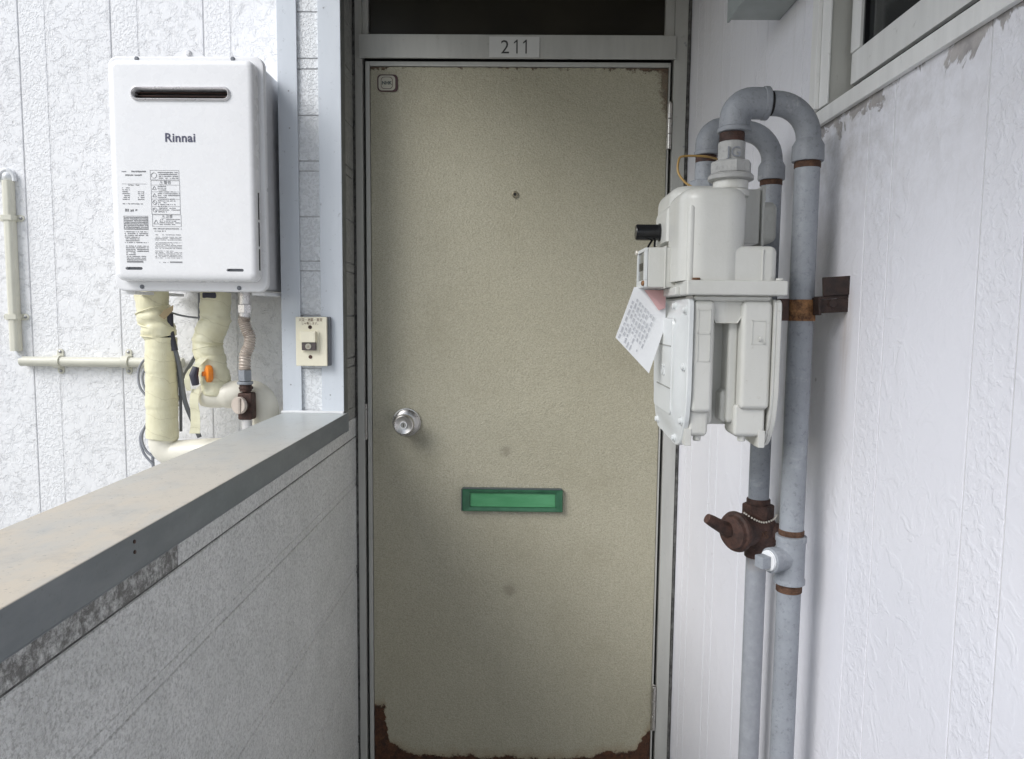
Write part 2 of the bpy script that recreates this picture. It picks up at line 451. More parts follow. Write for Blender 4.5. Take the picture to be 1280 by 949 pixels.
def bx(bm, x0, x1, y0, y1, z0, z1, bev=0.0, seg=2):
    b = B()
    r = bmesh.ops.create_cube(b, size=1.0)
    for v in b.verts:
        v.co = Vector(((x0 + x1) / 2 + v.co.x * (x1 - x0), (y0 + y1) / 2 + v.co.y * (y1 - y0), (z0 + z1) / 2 + v.co.z * (z1 - z0)))
    if bev: bmesh.ops.bevel(b, geom=b.edges[:] , offset=bev, segments=seg, affect='EDGES', profile=0.5)
    merge(bm, b)
def merge(bm, b, mat=None):
    me = bpy.data.meshes.new('tmp'); b.to_mesh(me); b.free()
    if mat is not None: me.transform(mat)
    bm.from_mesh(me); bpy.data.meshes.remove(me)
def box(name, x0, x1, y0, y1, z0, z1, mat, parent=None, bev=0.0, seg=2, **k):
    bm = B(); bx(bm, x0, x1, y0, y1, z0, z1, bev, seg); return obj(name, bm, mat, parent, **k)

def curve_pts(pts, n=8):
    P = [Vector(p) for p in pts]; out = []
    for i in range(len(P) - 1):
        a = P[max(i - 1, 0)]; b = P[i]; c = P[i + 1]; d = P[min(i + 2, len(P) - 1)]
        for j in range(n):
            t = j / n
            out.append(0.5 * ((2 * b) + (c - a) * t + (2 * a - 5 * b + 4 * c - d) * t * t + (3 * b - a - 3 * c + d) * t ** 3))
    out.append(P[-1]); return out
def tube(bm, pts, r, seg=20, cap=True):
    P = [Vector(p) for p in pts]
    R = r if isinstance(r, (list, tuple)) else [r] * len(P)
    t0 = (P[1] - P[0]).normalized()
    u = t0.orthogonal().normalized(); rings = []
    for i, p in enumerate(P):
        t = (P[min(i + 1, len(P) - 1)] - P[max(i - 1, 0)]).normalized()
        u = (u - t * u.dot(t)).normalized(); w = t.cross(u)
        rings.append([bm.verts.new(p + (u * math.cos(2 * math.pi * k / seg) + w * math.sin(2 * math.pi * k / seg)) * R[i]) for k in range(seg)])
    for a, b in zip(rings, rings[1:]):
        for k in range(seg): bm.faces.new((a[k], a[(k + 1) % seg], b[(k + 1) % seg], b[k]))
    if cap:
        bm.faces.new(rings[0][::-1]); bm.faces.new(rings[-1])
def lathe(bm, prof, origin, axis, seg=28):
    """prof: (radius, distance along axis)"""
    o = Vector(origin); a = Vector(axis).normalized(); u = a.orthogonal().normalized(); w = a.cross(u)
    rings = []
    for r, h in prof:
        rings.append([bm.verts.new(o + a * h + (u * math.cos(2 * math.pi * k / seg) + w * math.sin(2 * math.pi * k / seg)) * max(r, 1e-5)) for k in range(seg)])
    for p, q in zip(rings, rings[1:]):
        for k in range(seg): bm.faces.new((p[k], p[(k + 1) % seg], q[(k + 1) % seg], q[k]))
    bm.faces.new(rings[0][::-1]); bm.faces.new(rings[-1])
def rrect(u0, u1, v0, v1, r, n=6):
    pts = []
    for cx, cy, a0 in ((u1 - r, v1 - r, 0), (u0 + r, v1 - r, 90), (u0 + r, v0 + r, 180), (u1 - r, v0 + r, 270)):
        for i in range(n + 1):
            a = rad(a0 + 90 * i / n); pts.append((cx + r * math.cos(a), cy + r * math.sin(a)))
    return pts
def place3(plane, u, v, d):
    return {'y': Vector((u, d, v)), 'x': Vector((d, u, v)), 'z': Vector((u, v, d))}[plane]
def loft(bm, rings, plane, caps=(True, True)):
    """rings: [(depth, [(u, v), ...])] with equal counts"""
    R = [[bm.verts.new(place3(plane, u, v, d)) for u, v in pts] for d, pts in rings]
    n = len(R[0])
    for a, b in zip(R, R[1:]):
        for k in range(n): bm.faces.new((a[k], a[(k + 1) % n], b[(k + 1) % n], b[k]))
    if caps[0]: bm.faces.new(R[0][::-1])
    if caps[1]: bm.faces.new(R[-1])
    return R
def inset_poly(pts, d):
    n = len(pts); out = []
    area = sum(pts[i][0] * pts[(i + 1) % n][1] - pts[(i + 1) % n][0] * pts[i][1] for i in range(n))
    s = 1 if area > 0 else -1
    for i in range(n):
        p0 = Vector(pts[i - 1]); p1 = Vector(pts[i]); p2 = Vector(pts[(i + 1) % n])
        e1 = (p1 - p0).normalized(); e2 = (p2 - p1).normalized()
        n1 = Vector((-e1.y, e1.x)) * s; n2 = Vector((-e2.y, e2.x)) * s
        b = (n1 + n2); b = b / max(b.dot(n1), 0.2)
        q = p1 + b * d; out.append((q.x, q.y))
    return out
def shrink(pts, d):
    us = [p[0] for p in pts]; vs = [p[1] for p in pts]
    cu = (min(us) + max(us)) / 2; cv_ = (min(vs) + max(vs)) / 2
    su = 1 - 2 * d / (max(us) - min(us)); sv = 1 - 2 * d / (max(vs) - min(vs))
    return [(cu + (u - cu) * su, cv_ + (v - cv_) * sv) for u, v in pts]
def round_poly(pts, r, n=4):
    out = []; N = len(pts)
    for i in range(N):
        p0 = Vector(pts[i - 1]); p1 = Vector(pts[i]); p2 = Vector(pts[(i + 1) % N])
        a = p1 + (p0 - p1).normalized() * min(r, (p0 - p1).length * 0.45)
        c = p1 + (p2 - p1).normalized() * min(r, (p2 - p1).length * 0.45)
        for j in range(n + 1):
            t = j / n; q = a * (1 - t) ** 2 + p1 * 2 * t * (1 - t) + c * t * t
            out.append((q.x, q.y))
    return out
def hexa(bm, c, r, z0, z1, n=6, ch=0.0015, rot=0.0, axis=(0, 0, 1)):
    lathe(bm, [(r - ch, 0), (r, ch), (r, z1 - z0 - ch), (r - ch, z1 - z0)], (c[0], c[1], z0) if axis == (0, 0, 1) else c, axis, n)
def text(name, s, size, mat, parent, loc, rot=(90, 0, 0), align='CENTER', extrude=0.0002, spacing=1.0, sx=1.0, bold=0.0):
    cu = bpy.data.curves.new('t', 'FONT'); cu.body = s; cu.size = size; cu.extrude = extrude
    cu.offset = bold; cu.align_x = align; cu.space_character = spacing; cu.resolution_u = 3
    t = bpy.data.objects.new('t', cu); COL.objects.link(t)
    bpy.context.view_layer.update()
    me = bpy.data.meshes.new_from_object(t)
    bpy.data.objects.remove(t)
    mt = Matrix.Translation(loc) @ Matrix.Rotation(rad(rot[2]), 4, 'Z') @ Matrix.Rotation(rad(rot[0]), 4, 'X') @ Matrix.Rotation(rad(rot[1]), 4, 'Y') @ Matrix.Diagonal((sx, 1, 1, 1))
    me.transform(mt); me.materials.clear(); me.materials.append(M[mat])
    o = bpy.data.objects.new(name, me); link(o, parent); return o
def rod(bm, c, axis, r, L, seg=12, ch=0.0):
    lathe(bm, [(r - ch, 0), (r, ch), (r, L - ch), (r - ch, L)] if ch else [(r, 0), (r, L)], c, axis, seg)

# ------------------------------------------------------------------ the setting
def structure(name, x0, x1, y0, y1, z0, z1, mat):
    return box(name, x0, x1, y0, y1, z0, z1, mat, kind='structure', smooth=0)
g = B(); bmesh.ops.create_grid(g, x_segments=1, y_segments=1, size=400)
bmesh.ops.translate(g, verts=g.verts, vec=(0, 0, -2.9)); obj('ground', g, 'ground_grey', kind='structure', smooth=0)
structure('corridor_floor', -0.59, 0.60, -1.5, 2.0, -0.15, 0.0, 'concrete')
structure('ceiling', -0.52, 0.60, -1.5, 2.0, 2.17, 2.33, 'ceiling_paint')
box('building_wall', -3.3, 0.9, 2.03, 2.30, -2.9, 3.0, 'backing_white', smooth=0)
tag(bpy.data.objects['building_wall'], 'plain wall core of the house behind the white siding and the door', 'wall')
box('parapet_skirt', -0.585, -0.4422, -1.5, 1.957, -0.15, 1.008, 'parapet_siding', smooth=0)
tag(bpy.data.objects['parapet_skirt'], 'dark core of the low corridor wall under the metal coping', 'wall')
o = box('side_wall_core', 0.4211, 0.60, -1.5, 2.0, 0.0, 1.577, 'backing_white', smooth=0)
tag(o, 'wall core behind the white siding below the kitchen window', 'wall')
bm = B(); bx(bm, 0.4211, 0.60, 1.118, 2.0, 1.5775, 2.17)
o = obj('upper_wall_core', bm, 'backing_white', smooth=0)
tag(o, 'wall core behind the siding between the kitchen window and the door', 'wall')

# ---- white textured siding behind the water heater
w = thing('siding_wall', 'white textured wall siding with vertical grooves behind the water heater', 'wall', (-1.5, 1.99, 0))
box('siding_backing', -3.3, -0.56, 2.0024, 2.029, -2.9, 2.985, 'backing_white', w, smooth=0)
a0 = -1.326 - 0.2435 * 8
for i in range(12):
    x = a0 + i * 0.2435
    for (p, q, mt) in ((x + 0.0015, x + 0.0705, 'siding_pebble'), (x + 0.0735, x + 0.2420, 'siding_swirl')):
        if p > -0.60: continue
        q = min(q, -0.560)
        box('siding_panel', p, q, 2.0, 2.0053, -2.9, 2.98, mt, w, bev=0.0022, seg=2)
        # narrow raised lip beside each joint
    box('joint_lip', x + 0.0705 + 0.0002, x + 0.0733, 2.0010, 2.0022, -2.9, 2.97, 'siding_pebble', w)

# ---- right-hand siding with kitchen window above
w = thing('corridor_side_wall', 'white painted siding with faint vertical grooves on the right, behind the gas pipes', 'wall', (0.42, 0.5, 0))
XW = 0.42
y = 0.873 - 0.235 * 17
while y < 1.95:
    for (p, q, mt) in ((y + 0.0012, y + 0.0608, 'right_pebble'), (y + 0.0632, y + 0.2338, 'right_swirl')):
        if p > 1.955: continue
        q = min(q, 1.958)
        top = 2.168
        if p < 1.10:
            top = 1.5775
        if p < -1.5: continue
        box('siding_panel', XW, XW + 0.0035, p, q, 0.002, top, mt, w, bev=0.0009, seg=2)
    y += 0.235

# ---- low parapet wall, left
w = thing('parapet_wall', 'low grey textured wall on the left topped by a sheet metal coping', 'wall', (-0.51, 0.5, 0))
XP = -0.44
def board(y0, y1, z0, z1, mt, nm='siding_board'):
    of = 0.0009 if nm == 'groove_band' else 0.0
    box(nm, XP - 0.0036 - of, XP - of, y0, y1, z0, z1, mt, w, bev=0.0014, seg=1)
board(0.9305, 1.958, 0.9765, 1.0275, 'parapet_siding')
board(-1.5, 0.9275, 0.9765, 1.0275, 'parapet_siding_grimy')
z = 0.9740
for zb in (0.8655, 0.624, 0.3825, 0.141):
    board(-1.5, 1.958, zb, z, 'parapet_siding')
    board(-1.5, 1.958, zb - 0.0175, zb - 0.0042, 'parapet_siding', 'groove_band')
    z = zb - 0.0217
board(-1.5, 1.958, 0.003, z, 'parapet_siding')
box('open_joint', XP - 0.0021, XP - 0.0012, -1.5, 1.957, 0.9743, 0.9763, 'caulk', w)
box('open_joint', XP - 0.0021, XP - 0.0012, 0.9277, 0.9303, 0.9767, 1.0070, 'caulk', w)
# coping: folded sheet with drip edges
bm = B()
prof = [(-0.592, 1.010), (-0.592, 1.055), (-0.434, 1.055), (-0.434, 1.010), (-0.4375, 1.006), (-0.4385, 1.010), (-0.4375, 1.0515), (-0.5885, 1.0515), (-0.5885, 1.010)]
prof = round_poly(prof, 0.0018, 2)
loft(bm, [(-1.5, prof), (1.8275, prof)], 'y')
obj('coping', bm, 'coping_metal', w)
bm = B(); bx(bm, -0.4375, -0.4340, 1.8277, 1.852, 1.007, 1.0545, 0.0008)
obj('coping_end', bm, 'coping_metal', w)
for zz in (1.0455, 1.0335):
    bm = B(); rod(bm, (-0.4342, 0.812, zz), (1, 0, 0), 0.0022, 0.0014, 10); obj('nail', bm, 'rust_dark', w)
bm = B()
tube(bm, curve_pts([(-0.595, 1.826, 1.056), (-0.56, 1.8255, 1.057), (-0.50, 1.826, 1.0565), (-0.46, 1.8255, 1.057), (-0.441, 1.826, 1.056)], 6), 0.0042, 8)
obj('sealant_bead', bm, 'sealant', w)

# ---- pilaster
w = thing('corner_post', 'grey blue metal trimmed corner post with a textured siding strip between house and parapet', 'post', (-0.515, 1.9, 1.055))
box('post_core', -0.586, -0.4462, 1.8395, 2.0, 1.0285, 2.168, 'backing_white', w)
def joints():
    s = []                       # (z0, z1) pieces between joints
    cuts = []
    for i in range(-1, 7):
        cuts.append((1.0555 + 0.2405 * i, 0.0028)); cuts.append((1.1655 + 0.2400 * i, 0.0028)); cuts.append((1.1885 + 0.2405 * i, 0.0028))
    cuts = sorted(c for c in cuts if 1.06 < c[0] < 2.15)
    z = 1.058
    for c, wd in cuts:
        s.append((z, c - wd / 2)); z = c + wd / 2
    s.append((z, 2.168)); return s
for (p, q) in joints():
    if q - p < 0.004: continue
    box('siding_block', -0.5515, -0.4905, 1.837, 1.8393, p, q, 'pilaster_siding', w, bev=0.0016)
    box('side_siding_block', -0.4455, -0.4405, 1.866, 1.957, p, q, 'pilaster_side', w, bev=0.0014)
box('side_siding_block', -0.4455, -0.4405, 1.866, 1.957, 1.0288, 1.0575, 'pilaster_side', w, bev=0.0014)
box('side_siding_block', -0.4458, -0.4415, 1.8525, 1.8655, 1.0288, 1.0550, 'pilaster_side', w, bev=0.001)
def trim(name, prof, z0, z1, mt):
    bm = B(); loft(bm, [(z0, round_poly(prof, 0.0012, 2)), (z1, round_poly(prof, 0.0012, 2))], 'z'); obj(name, bm, mt, w)
trim('left_trim', [(-0.5925, 1.999), (-0.5925, 1.8290), (-0.5455, 1.8290), (-0.5455, 1.8360), (-0.5480, 1.8360), (-0.5480, 1.8315), (-0.5900, 1.8315), (-0.5900, 1.999)], 1.0560, 2.168, 'flashing')
trim('right_trim', [(-0.4950, 1.8360), (-0.4950, 1.8290), (-0.4405, 1.8290), (-0.4405, 1.8315), (-0.4925, 1.8315), (-0.4925, 1.8360)], 1.0560, 2.168, 'flashing')
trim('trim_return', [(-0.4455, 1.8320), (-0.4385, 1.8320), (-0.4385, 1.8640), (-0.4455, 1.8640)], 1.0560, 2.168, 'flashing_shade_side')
for (x, zz) in ((-0.5660, 1.832), (-0.5650, 1.745), (-0.4800, 2.024), (-0.572, 1.125), (-0.474, 1.100)):
    bm = B(); rod(bm, (x, 1.8292, zz), (0, -1, 0), 0.0018, 0.0008, 8); obj('rivet', bm, 'screw_metal', w)

# caulk lines between the frame and the walls
def caulk(name, x, z0, z1, r, lab):
    bm = B(); n = 60
    pts = [(x + random.uniform(-0.0012, 0.0012), 1.9590 + random.uniform(-0.001, 0.001), z0 + (z1 - z0) * i / n) for i in range(n + 1)]
    rs = [r * random.uniform(0.7, 1.25) for _ in pts]
    tube(bm, pts, rs, 8)
    return obj(name, bm, 'caulk', None) if not lab else tag(obj(name, bm, 'caulk', None), lab, 'sealant')
caulk('caulk_line', -0.4375, 0.0, 2.1685, 0.0045, 'dark cracked caulk line between left door frame and grey parapet')
caulk('caulk_line', 0.4150, 0.0, 2.1685, 0.0048, 'dark cracked caulk line between right door frame and white siding')

# ------------------------------------------------------------------ door frame
f = thing('door_frame', 'grey aluminium door frame with a flat lintel and dark transom window', 'door frame', (0, 1.97, 0))
box('frame_recess', -0.432, 0.410, 1.990, 2.025, 0.0, 2.1685, 'black_void', f, smooth=0)
box('left_jamb', -0.4335, -0.4155, 1.953, 1.989, 0.0, 2.168, 'alu_frame', f, bev=0.001)
box('right_jamb', 0.3775, 0.4105, 1.953, 1.989, 0.0, 2.168, 'alu_frame', f, bev=0.001)
box('left_stop', -0.4085, -0.3975, 1.960, 1.988, 0.052, 1.9450, 'alu_frame', f, bev=0.001)
box('right_stop', 0.3665, 0.3705, 1.960, 1.988, 0.052, 1.9450, 'alu_frame', f, bev=0.001)
box('top_stop', -0.3973, 0.3663, 1.960, 1.988, 1.9335, 1.9450, 'alu_frame', f, bev=0.001)
box('lintel', -0.4220, 0.3800, 1.946, 1.9525, 1.9490, 2.0070, 'alu_frame', f, bev=0.0012)
box('transom_stile', -0.4150, -0.4000, 1.957, 1.989, 2.0080, 2.168, 'alu_frame', f, bev=0.001)
box('transom_stile', 0.3540, 0.3770, 1.957, 1.989, 2.0080, 2.168, 'alu_frame', f, bev=0.001)
box('transom_pane', -0.3998, 0.3538, 1.972, 1.978, 2.0080, 2.168, 'glass_dark', f, smooth=0)
box('threshold', -0.4150, 0.3770, 1.950, 1.990, 0.0, 0.0500, 'threshold', f, bev=0.002)
for (x, zz) in ((0.4035, 1.9905), (0.4065, 1.985), (0.4075, 1.735)):
    bm = B(); rod(bm, (x, 1.9532, zz), (0, -1, 0), 0.0028, 0.0012, 10); obj('frame_screw', bm, 'screw_metal', f)
o = box('strike_plate', -0.4150, -0.4095, 1.9555, 1.975, 0.967, 1.063, 'steel', f, bev=0.0006)

# number plate
n = thing('number_plate', 'small pale room number plate reading 211 on the lintel over the door', 'sign', (-0.028, 1.945, 1.951))
box('plate', -0.0910, 0.0360, 1.9435, 1.9458, 1.9510, 2.0015, 'plate_white', n, bev=0.0006)
text('numeral', '2', 0.047, 'plate_ink', n, (-0.0510, 1.9433, 1.9600), extrude=0.0001)
for dx in (-0.0225, 0.0005):
    bm = B(); q = [(dx, 1.9600), (dx + 0.0033, 1.9600), (dx + 0.0033, 1.9938), (dx + 0.0008, 1.9938), (dx - 0.0062, 1.9872), (dx - 0.0062, 1.9840), (dx, 1.9880)]
    loft(bm, [(1.9432, q), (1.9434, q)], 'y'); obj('numeral', bm, 'plate_ink', n, 0)

# ------------------------------------------------------------------ front door
d = thing('front_door', 'beige embossed steel front door with rust along its bottom edge', 'door', (-0.015, 1.965, 0.055))
box('door_leaf', -0.3965, 0.3655, 1.9640, 1.9890, 0.0545, 1.9325, 'door_paint', d, bev=0.0012)
for (z0, z1) in ((1.729, 1.843), (0.172, 0.298)):
    bm = B()
    for i in range(3):
        a = z0 + (z1 - z0) * i / 3; b = z0 + (z1 - z0) * (i + 1) / 3 - 0.001
        rod(bm, (0.3705, 1.9535, a), (0, 0, 1), 0.0058, b - a, 14, 0.0006)
    rod(bm, (0.3705, 1.9535, z1), (0, 0, 1), 0.0035, 0.004, 10, 0.001)
    bx(bm, 0.3640, 0.3765, 1.9560, 1.9600, z0, z1, 0.0005)
    obj('hinge', bm, 'steel', d)
# knob
kx, ky, kz = -0.3050, 1.9640, 1.0150
bm = B(); lathe(bm, [(0.0385, 0), (0.0385, 0.003), (0.0372, 0.0062), (0.0352, 0.0066), (0.0348, 0.0040), (0.0340, 0.0040), (0.0335, 0.0085), (0.0290, 0.0120), (0.0180, 0.0145), (0.0, 0.0145)], (kx, ky, kz), (0, -1, 0), 48)
rose = obj('knob_rose', bm, 'steel', d)
bm = B(); lathe(bm, [(0.013, 0.010), (0.013, 0.022), (0.0165, 0.026), (0.0235, 0.034), (0.0268, 0.044), (0.0270, 0.052), (0.0255, 0.0575), (0.0230, 0.0595), (0.0160, 0.0570), (0.0085, 0.0555), (0.0, 0.0555)], (kx, ky, kz), (0, -1, 0), 48)
knob = obj('door_knob', bm, 'steel', d)
bm = B(); lathe(bm, [(0.0090, 0.054), (0.0098, 0.0590), (0.0095, 0.0605), (0.0076, 0.0605), (0.0073, 0.0582), (0.0, 0.0582)], (kx, ky, kz), (0, -1, 0), 28)
obj('key_cylinder', bm, 'sealant', knob)
bm = B(); lathe(bm, [(0.0072, 0.0580), (0.0072, 0.0590), (0, 0.0590)], (kx, ky, kz), (0, -1, 0), 24); obj('keyhole', bm, 'meter_dark', knob)
box('key_slit', kx - 0.0008, kx + 0.0008, ky - 0.0598, ky - 0.0588, kz - 0.0045, kz + 0.0045, 'black_void', knob)
# mail slot
x0, x1, z0, z1 = -0.1550, 0.1140, 0.7770, 0.8370
bm = B()
outer = rrect(x0, x1, z0, z1, 0.0025, 2); inner = rrect(x0 + 0.020, x1 - 0.020, z0 + 0.0115, z1 - 0.0095, 0.0015, 2)
fr = [(1.9645, outer), (1.9540, outer), (1.9520, inset_poly(outer, 0.0018)), (1.9525, inset_poly(inner, -0.004)), (1.9545, inner), (1.9600, inner)]
loft(bm, fr, 'y', (False, False))
slot = obj('mail_slot', bm, 'slot_green', d, 30)
box('slot_flap', x0 + 0.0202, x1 - 0.0202, 1.9575, 1.9600, z0 + 0.0120, z1 - 0.0100, 'slot_green_flap', slot, bev=0.0008)
box('slot_top_edge', x0, x1 - 0.003, 1.9528, 1.9640, z1 + 0.0003, z1 + 0.0038, 'slot_edge', slot, bev=0.0004)
box('slot_side_edge', x0 - 0.0030, x0 - 0.0003, 1.9528, 1.9640, z0, z1, 'slot_edge', slot, bev=0.0004)
# peephole
bm = B(); lathe(bm, [(0.0085, 0), (0.0085, 0.003), (0.0060, 0.005), (0.0045, 0.0050), (0.004, 0.0035), (0, 0.0035)], (-0.0220, 1.9640, 1.6130), (0, -1, 0), 20)
ph = obj('peephole', bm, 'brass_worn', d)
bm = B(); rod(bm, (-0.0220, 1.9604, 1.6130), (0, -1, 0), 0.0035, 0.0008, 14); obj('peephole_lens', bm, 'black_void', ph)
# old badge
s = thing('door_sticker', 'small rounded maroon edged badge in the upper left corner of the door', 'badge', (-0.352, 1.963, 1.891))
def badge(nm, hw, hh, r, y0, y1, mt, dx=0.0):
    bm = B(); p = rrect(-0.3520 + dx - hw, -0.3520 + dx + hw, 1.8912 - hh, 1.8912 + hh, r, 5)
    loft(bm, [(y0, p), (y1, inset_poly(p, 0.0004))], 'y'); return obj(nm, bm, mt, s)
badge('badge_rim', 0.0265, 0.0215, 0.010, 1.9638, 1.9610, 'sticker_maroon')
badge('badge_face', 0.0215, 0.0185, 0.009, 1.9609, 1.9602, 'sticker_beige', -0.0015)
badge('badge_ring', 0.0150, 0.0150, 0.0080, 1.9601, 1.9599, 'sticker_maroon', -0.0015)
badge('badge_center', 0.0138, 0.0138, 0.0074, 1.9598, 1.9596, 'sticker_beige', -0.0015)
text('badge_text', 'NHK', 0.0115, 'sticker_ink', s, (-0.3535, 1.9595, 1.8872), extrude=0.0001, bold=0.0005)

# ------------------------------------------------------------------ light switch on the post
s = thing('intercom_switch', 'cream push switch plate with a brown button mounted on the corner post', 'switch', (-0.513, 1.826, 1.173))
box('gasket', -0.5480, -0.4690, 1.8165, 1.8288, 1.1735, 1.2935, 'rubber_grey', s, bev=0.003)
box('cover_plate', -0.5520, -0.4755, 1.8090, 1.8163, 1.1730, 1.2930, 'switch_cream', s, bev=0.0018, seg=3)
bm = B(); bx(bm, -0.5370, -0.5005, 1.7945, 1.8088, 1.2315, 1.2580, 0.001)
bx(bm, -0.5355, -0.4935, 1.8065, 1.8088, 1.2080, 1.2575, 0.0008)
h = obj('button_hood', bm, 'switch_cream', s)
box('button_block', -0.5345, -0.5005, 1.7975, 1.8064, 1.2120, 1.2310, 'switch_brown', s, bev=0.0012)
bm = B(); rod(bm, (-0.5180, 1.7974, 1.2215), (0, -1, 0), 0.0073, 0.0012, 24, 0.0003); bt = obj('button', bm, 'sticker_beige', s)
bm = B(); bx(bm, -0.5215, -0.5150, 1.7958, 1.7961, 1.2195, 1.2205); bx(bm, -0.5185, -0.5175, 1.7958, 1.7961, 1.2205, 1.2245); obj('button_mark', bm, 'switch_ink', bt)
for zz in (1.2680, 1.1955):
    bm = B(); lathe(bm, [(0.0047, 0), (0.0044, 0.0012), (0.003, 0.0004), (0, 0.0004)], (-0.5165, 1.8089, zz), (0, -1, 0), 16); obj('screw', bm, 'rust_dark', s)
text('switch_text', '火災・地震・異常', 0.0088, 'switch_ink', s, (-0.5150, 1.8087, 1.2825), extrude=0.0001, sx=0.82)
text('switch_text', 'しゃ断します。', 0.0072, 'switch_ink', s, (-0.5150, 1.8087, 1.2745), extrude=0.0001, sx=0.90)

# ------------------------------------------------------------------ water heater
h = thing('water_heater', 'white wall mounted gas water heater left of the corner post', 'water heater', (-0.765, 1.85, 1.35))
X0, X1, Z0, Z1 = -0.9410, -0.5860, 1.3490, 1.8745
bm = B(); p = rrect(X0 + 0.012, X1 - 0.020, Z0 + 0.006, Z1 - 0.006, 0.006, 4)
loft(bm, [(1.9650, p), (1.7320, p)], 'y'); obj('case', bm, 'heater_side_shade', h)
bm = B(); p = rrect(X0, X1, Z0, Z1, 0.022, 8)
loft(bm, [(1.7316, inset_poly(p, 0.001)), (1.7300, p), (1.7215, p), (1.7185, inset_poly(p, 0.0022)), (1.7175, inset_poly(p, 0.006))], 'y')
obj('rear_flange', bm, 'heater_edge', h)
# front cover with real openings
CX0, CX1, CZ0, CZ1 = -0.9255, -0.6000, 1.3710, 1.8600
p = rrect(CX0, CX1, CZ0, CZ1, 0.018, 8)
rings = [(1.7174, p), (1.7010, inset_poly(p, 0.0008)), (1.6955, inset_poly(p, 0.0022)), (1.6920, inset_poly(p, 0.0050)), (1.6900, inset_poly(p, 0.0095)), (1.6890, inset_poly(p, 0.0150))]
bm = B()
R = loft(bm, rings, 'y', (True, False))
last = R[-1]
def hole_loop(pts, y):
    vs = [bm.verts.new((u, y, v)) for u, v in pts]
    es = [bm.edges.new((vs[i], vs[(i + 1) % len(vs)])) for i in range(len(vs))]
    return vs, es
edges = [bm.edges.get((last[i], last[(i + 1) % len(last)])) for i in range(len(last))]
EX = rrect(-0.8700, -0.6580, 1.7740, 1.7945, 0.0100, 8)
GR = [rrect(-0.9000, -0.8610, 1.3960, 1.4025, 0.0032, 4), rrect(-0.6700, -0.6310, 1.3940, 1.4005, 0.0032, 4)]
for hp, dep in ((EX, 0.024), (GR[0], 0.010), (GR[1], 0.010)):
    vs, es = hole_loop(hp, 1.6890); edges += es
    back = [bm.verts.new((v.co.x, v.co.y + dep, v.co.z)) for v in vs]
    for i in range(len(vs)): bm.faces.new((vs[i], vs[(i + 1) % len(vs)], back[(i + 1) % len(vs)], back[i]))
bmesh.ops.triangle_fill(bm, use_beauty=True, edges=edges)
cover = obj('front_cover', bm, 'heater_white', h, 40)
bm = B()
loft(bm, [(1.6900, inset_poly(EX, 0.0005)), (1.6860, inset_poly(EX, -0.0005)), (1.6845, inset_poly(EX, -0.0024)), (1.6860, inset_poly(EX, -0.0052)), (1.6888, inset_poly(EX, -0.0058))], 'y', (False, False))
obj('exhaust_trim', bm, 'silver', h, 50)
bm = B(); bx(bm, -0.869, -0.659, 1.7100, 1.7120, 1.7745, 1.794); obj('exhaust_recess', bm, 'black_void', h)
bm = B()
for i in range(1, 3): bx(bm, -0.869, -0.659, 1.6960, 1.7040, 1.7740 + 0.0068 * i, 1.7750 + 0.0068 * i)
obj('exhaust_louvre', bm, 'rust_dark', h)
for g_ in GR:
    bm = B(); loft(bm, [(1.6975, inset_poly(g_, 0.0002)), (1.6990, inset_poly(g_, 0.0002))], 'y'); obj('drain_slot', bm, 'rubber_grey', h)
for (a, b) in ((1.512, 1.572), (1.452, 1.506), (1.398, 1.446)):
    box('side_vent', CX1 - 0.0016, CX1 + 0.0003, 1.7035, 1.7085, a, b, 'black_void', h)
for (x, zz) in ((-0.873, 1.8680), (-0.656, 1.8685), (-0.878, 1.3590), (-0.653, 1.3580)):
    bm = B(); lathe(bm, [(0.0050, 0), (0.0050, 0.0015), (0.0034, 0.0032), (0, 0.0032)], (x, 1.7176, zz), (0, -1, 0), 16)
    obj('case_screw', bm, 'rubber_grey', h)
# top hanger
bm = B(); pp = round_poly([(-0.800, 1.874), (-0.720, 1.874), (-0.730, 1.884), (-0.745, 1.889), (-0.752, 1.897), (-0.768, 1.897), (-0.776, 1.889), (-0.790, 1.884)], 0.004, 3)
loft(bm, [(1.740, pp), (1.730, pp), (1.728, inset_poly(pp, 0.0015))], 'y'); obj('top_hanger', bm, 'heater_white', h)
bm = B(); lathe(bm, [(0.007, 0), (0.007, 0.003), (0.004, 0.006), (0, 0.006)], (-0.760, 1.728, 1.884), (0, -1, 0), 16); obj('hanger_bolt', bm, 'heater_edge', h)
for a in (-0.935, -0.630): box('mounting_foot', a, a + 0.030, 1.735, 1.990, 1.342, 1.3495, 'heater_edge', h, bev=0.001)
for a in (1.80, 1.38): box('wall_rail', -0.93, -0.60, 1.9655, 1.999, a, a + 0.04, 'steel', h, bev=0.001)
text('brand_text', 'Rinnai', 0.0268, 'logo_ink', h, (-0.7670, 1.6884, 1.6800), extrude=0.0002, spacing=1.05, bold=0.0005)
